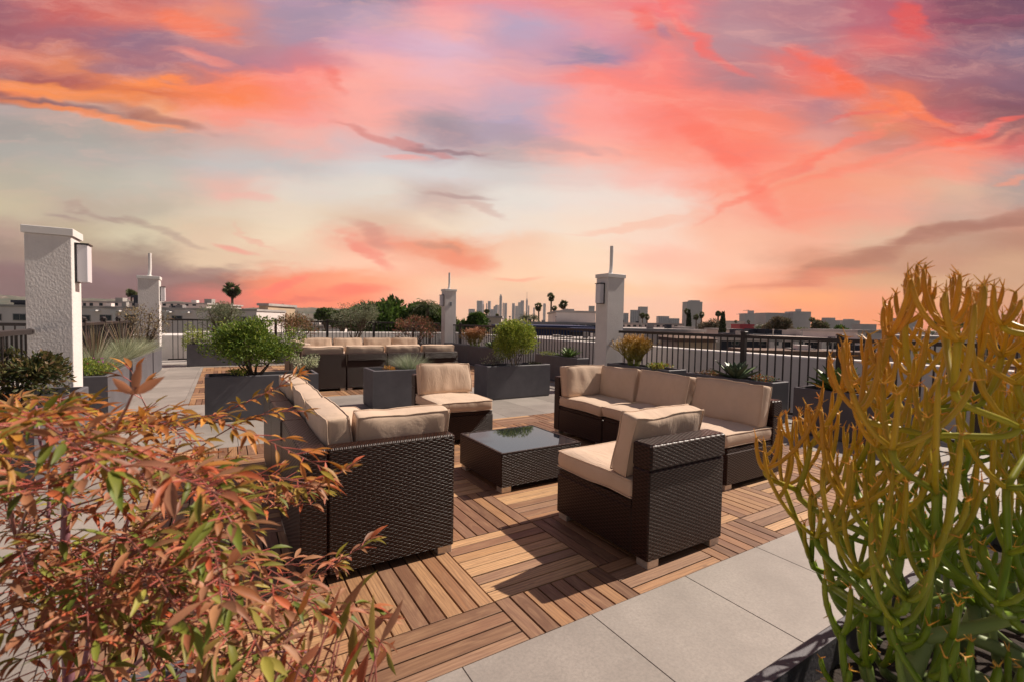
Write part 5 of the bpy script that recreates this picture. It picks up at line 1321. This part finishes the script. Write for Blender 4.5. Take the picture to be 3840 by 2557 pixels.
tree('big pale leafless tree before the long grey office block', *Z4(1160, 430), 75, 95, 75, BRN, 5000, .55, 65, thin=True, aspect=.25, stems=14)
tree('pale bare tree between the right-hand palms and cypress', *Z4(600, 445), 80, 90, 65, BRN, 4500, .5, 66, thin=True, aspect=.25, stems=14)
tree('round dark green tree near the orange sticks at right', *Z4(1700, 508), 70, 50, 40, FG, 2600, .5, 67)
tree('grey-green airy tree right of the higher grey block', *Z4(1510, 470), 95, 60, 45, PG+BRN, 2200, .6, 68, thin=True)
tree('small light green tree below the higher grey block', *Z4(1350, 525), 80, 50, 26, [(.14, .17, .05)], 1200, .4, 69)
tree('bare pale tree right of the tan block at left', *ZA(240, 385), 70, 105, 55, BRN+PG, 4200, .5, 70, thin=True, aspect=.3)
tree('dark tree right of the bare pale tree at left', *ZA(360, 370), 85, 60, 55, PG+FG, 2600, .5, 71)
tree('dark round treetops behind the left reddish shrub', *ZA(700, 385), 90, 80, 45, FG+PG, 2600, .5, 72)
tree('olive-toned trees left of the dense green trees', *ZA(840, 400), 80, 110, 60, FG+PG, 4000, .5, 73)
tree('small dark tree at the right edge behind orange sticks', 3560, 1190, 90, 90, 60, FG+PG, 2600, .6, 74)
# scattered low city
random.seed(77); protos = []
for k, (wm, rm) in enumerate((('w_white', 'roof_l'), ('w_beige', 'roof_l'), ('w_pink', 'roof_d'), ('w_grey', 'roof_l'), ('w_tan', 'roof_d'), ('w_white', 'roof_d'))):
    W_, D_, H_ = random.uniform(9, 18), random.uniform(9, 16), random.uniform(6, 9)
    r = empty('city_house', (0, 0, GZ)); m = MB(); m.box(-W_/2, W_/2, -D_/2, D_/2, 0, H_); m.build('wall', M[wm], r)
    m = MB(); m.box(-W_/2-.2, W_/2+.2, -D_/2-.2, D_/2+.2, H_+.003, H_+.4); m.box(-1.5, 1.5, -1.5, 1.5, H_+.403, H_+1.6); m.build('roof', M[rm], r)
    m = MB()
    for q in range(int(W_//3)):
        for zz in (1.2, 4.2): m.box(-W_/2+1+q*3, -W_/2+2.2+q*3, -D_/2-.05, -D_/2-.004, zz, zz+1.3)
    m.build('window', M['window'], r); protos.append(r)
hl = ['distant small %s in the hazy low city' % q for q in ('white flat-roofed house', 'beige flat-roofed house', 'pinkish house with brown roof', 'grey flat-roofed house', 'tan house with brown roof', 'white house with brown roof')]
tl = ['distant %s tree among the hazy low city houses' % q for q in ('fresh green', 'dark dull green', 'brownish green', 'dry brown')]
def put(proto, lab, cat, grp, used, dmin, dmax, xr=(-150, 4000)):
    u_ = random.random(); dp = dmin*(dmax/dmin)**(u_**.75); px = random.uniform(*xr); g = at(px, 1210, dp)
    o = proto if proto.name not in used else copy_tree(proto)
    used.add(proto.name); o.location = (g.x, g.y, GZ); o.rotation_euler.z = HEAD+random.choice((0, pi/2))+random.uniform(-.2, .2)
    tag(o, lab, cat, grp); return o
used = set()
for k in range(240): put(protos[k % 6], hl[k % 6], 'house', 'houses of the distant low city %s' % ('in white', 'in beige', 'in pink', 'in grey', 'in tan', 'in white and brown')[k % 6], used, 72, 1500)
tp = []
for k in range(4):
    tp.append(tree('x', 1920, 1205, 60, 230, 260, (FG+PG, PG, FG+BRN, PG+BRN)[k], 900, 1.1, 80+k, lobes=9, stems=3))
used = set()
for k in range(230):
    o = put(tp[k % 4], tl[k % 4], 'tree', ('fresh green', 'dull green', 'brownish green', 'dry brown')[k % 4]+' trees of the distant low city', used, 85, 1600); s_ = random.uniform(.55, .95); o.scale = (s_*1.1, s_*1.1, s_)
# ------------------------------------------------------------------ haze
hm = bpy.data.materials.new('haze'); hm.use_nodes = True; T2 = NT(hm.node_tree); T2.n.clear()
pv = T2.add('ShaderNodeVolumePrincipled'); pv.inputs['Color'].default_value = (.98, .95, .96, 1); pv.inputs['Density'].default_value = .00007; pv.inputs['Anisotropy'].default_value = 0.0
oo = T2.add('ShaderNodeOutputMaterial'); T2.l.new(pv.outputs[0], oo.inputs['Volume'])
m = MB(); m.box(-3200, 4600, -300, 4300, GZ-1.2, 340); hz_ = m.build('haze', hm); tag(hz_, kind='stuff')
hz_.display_type = 'BOUNDS'
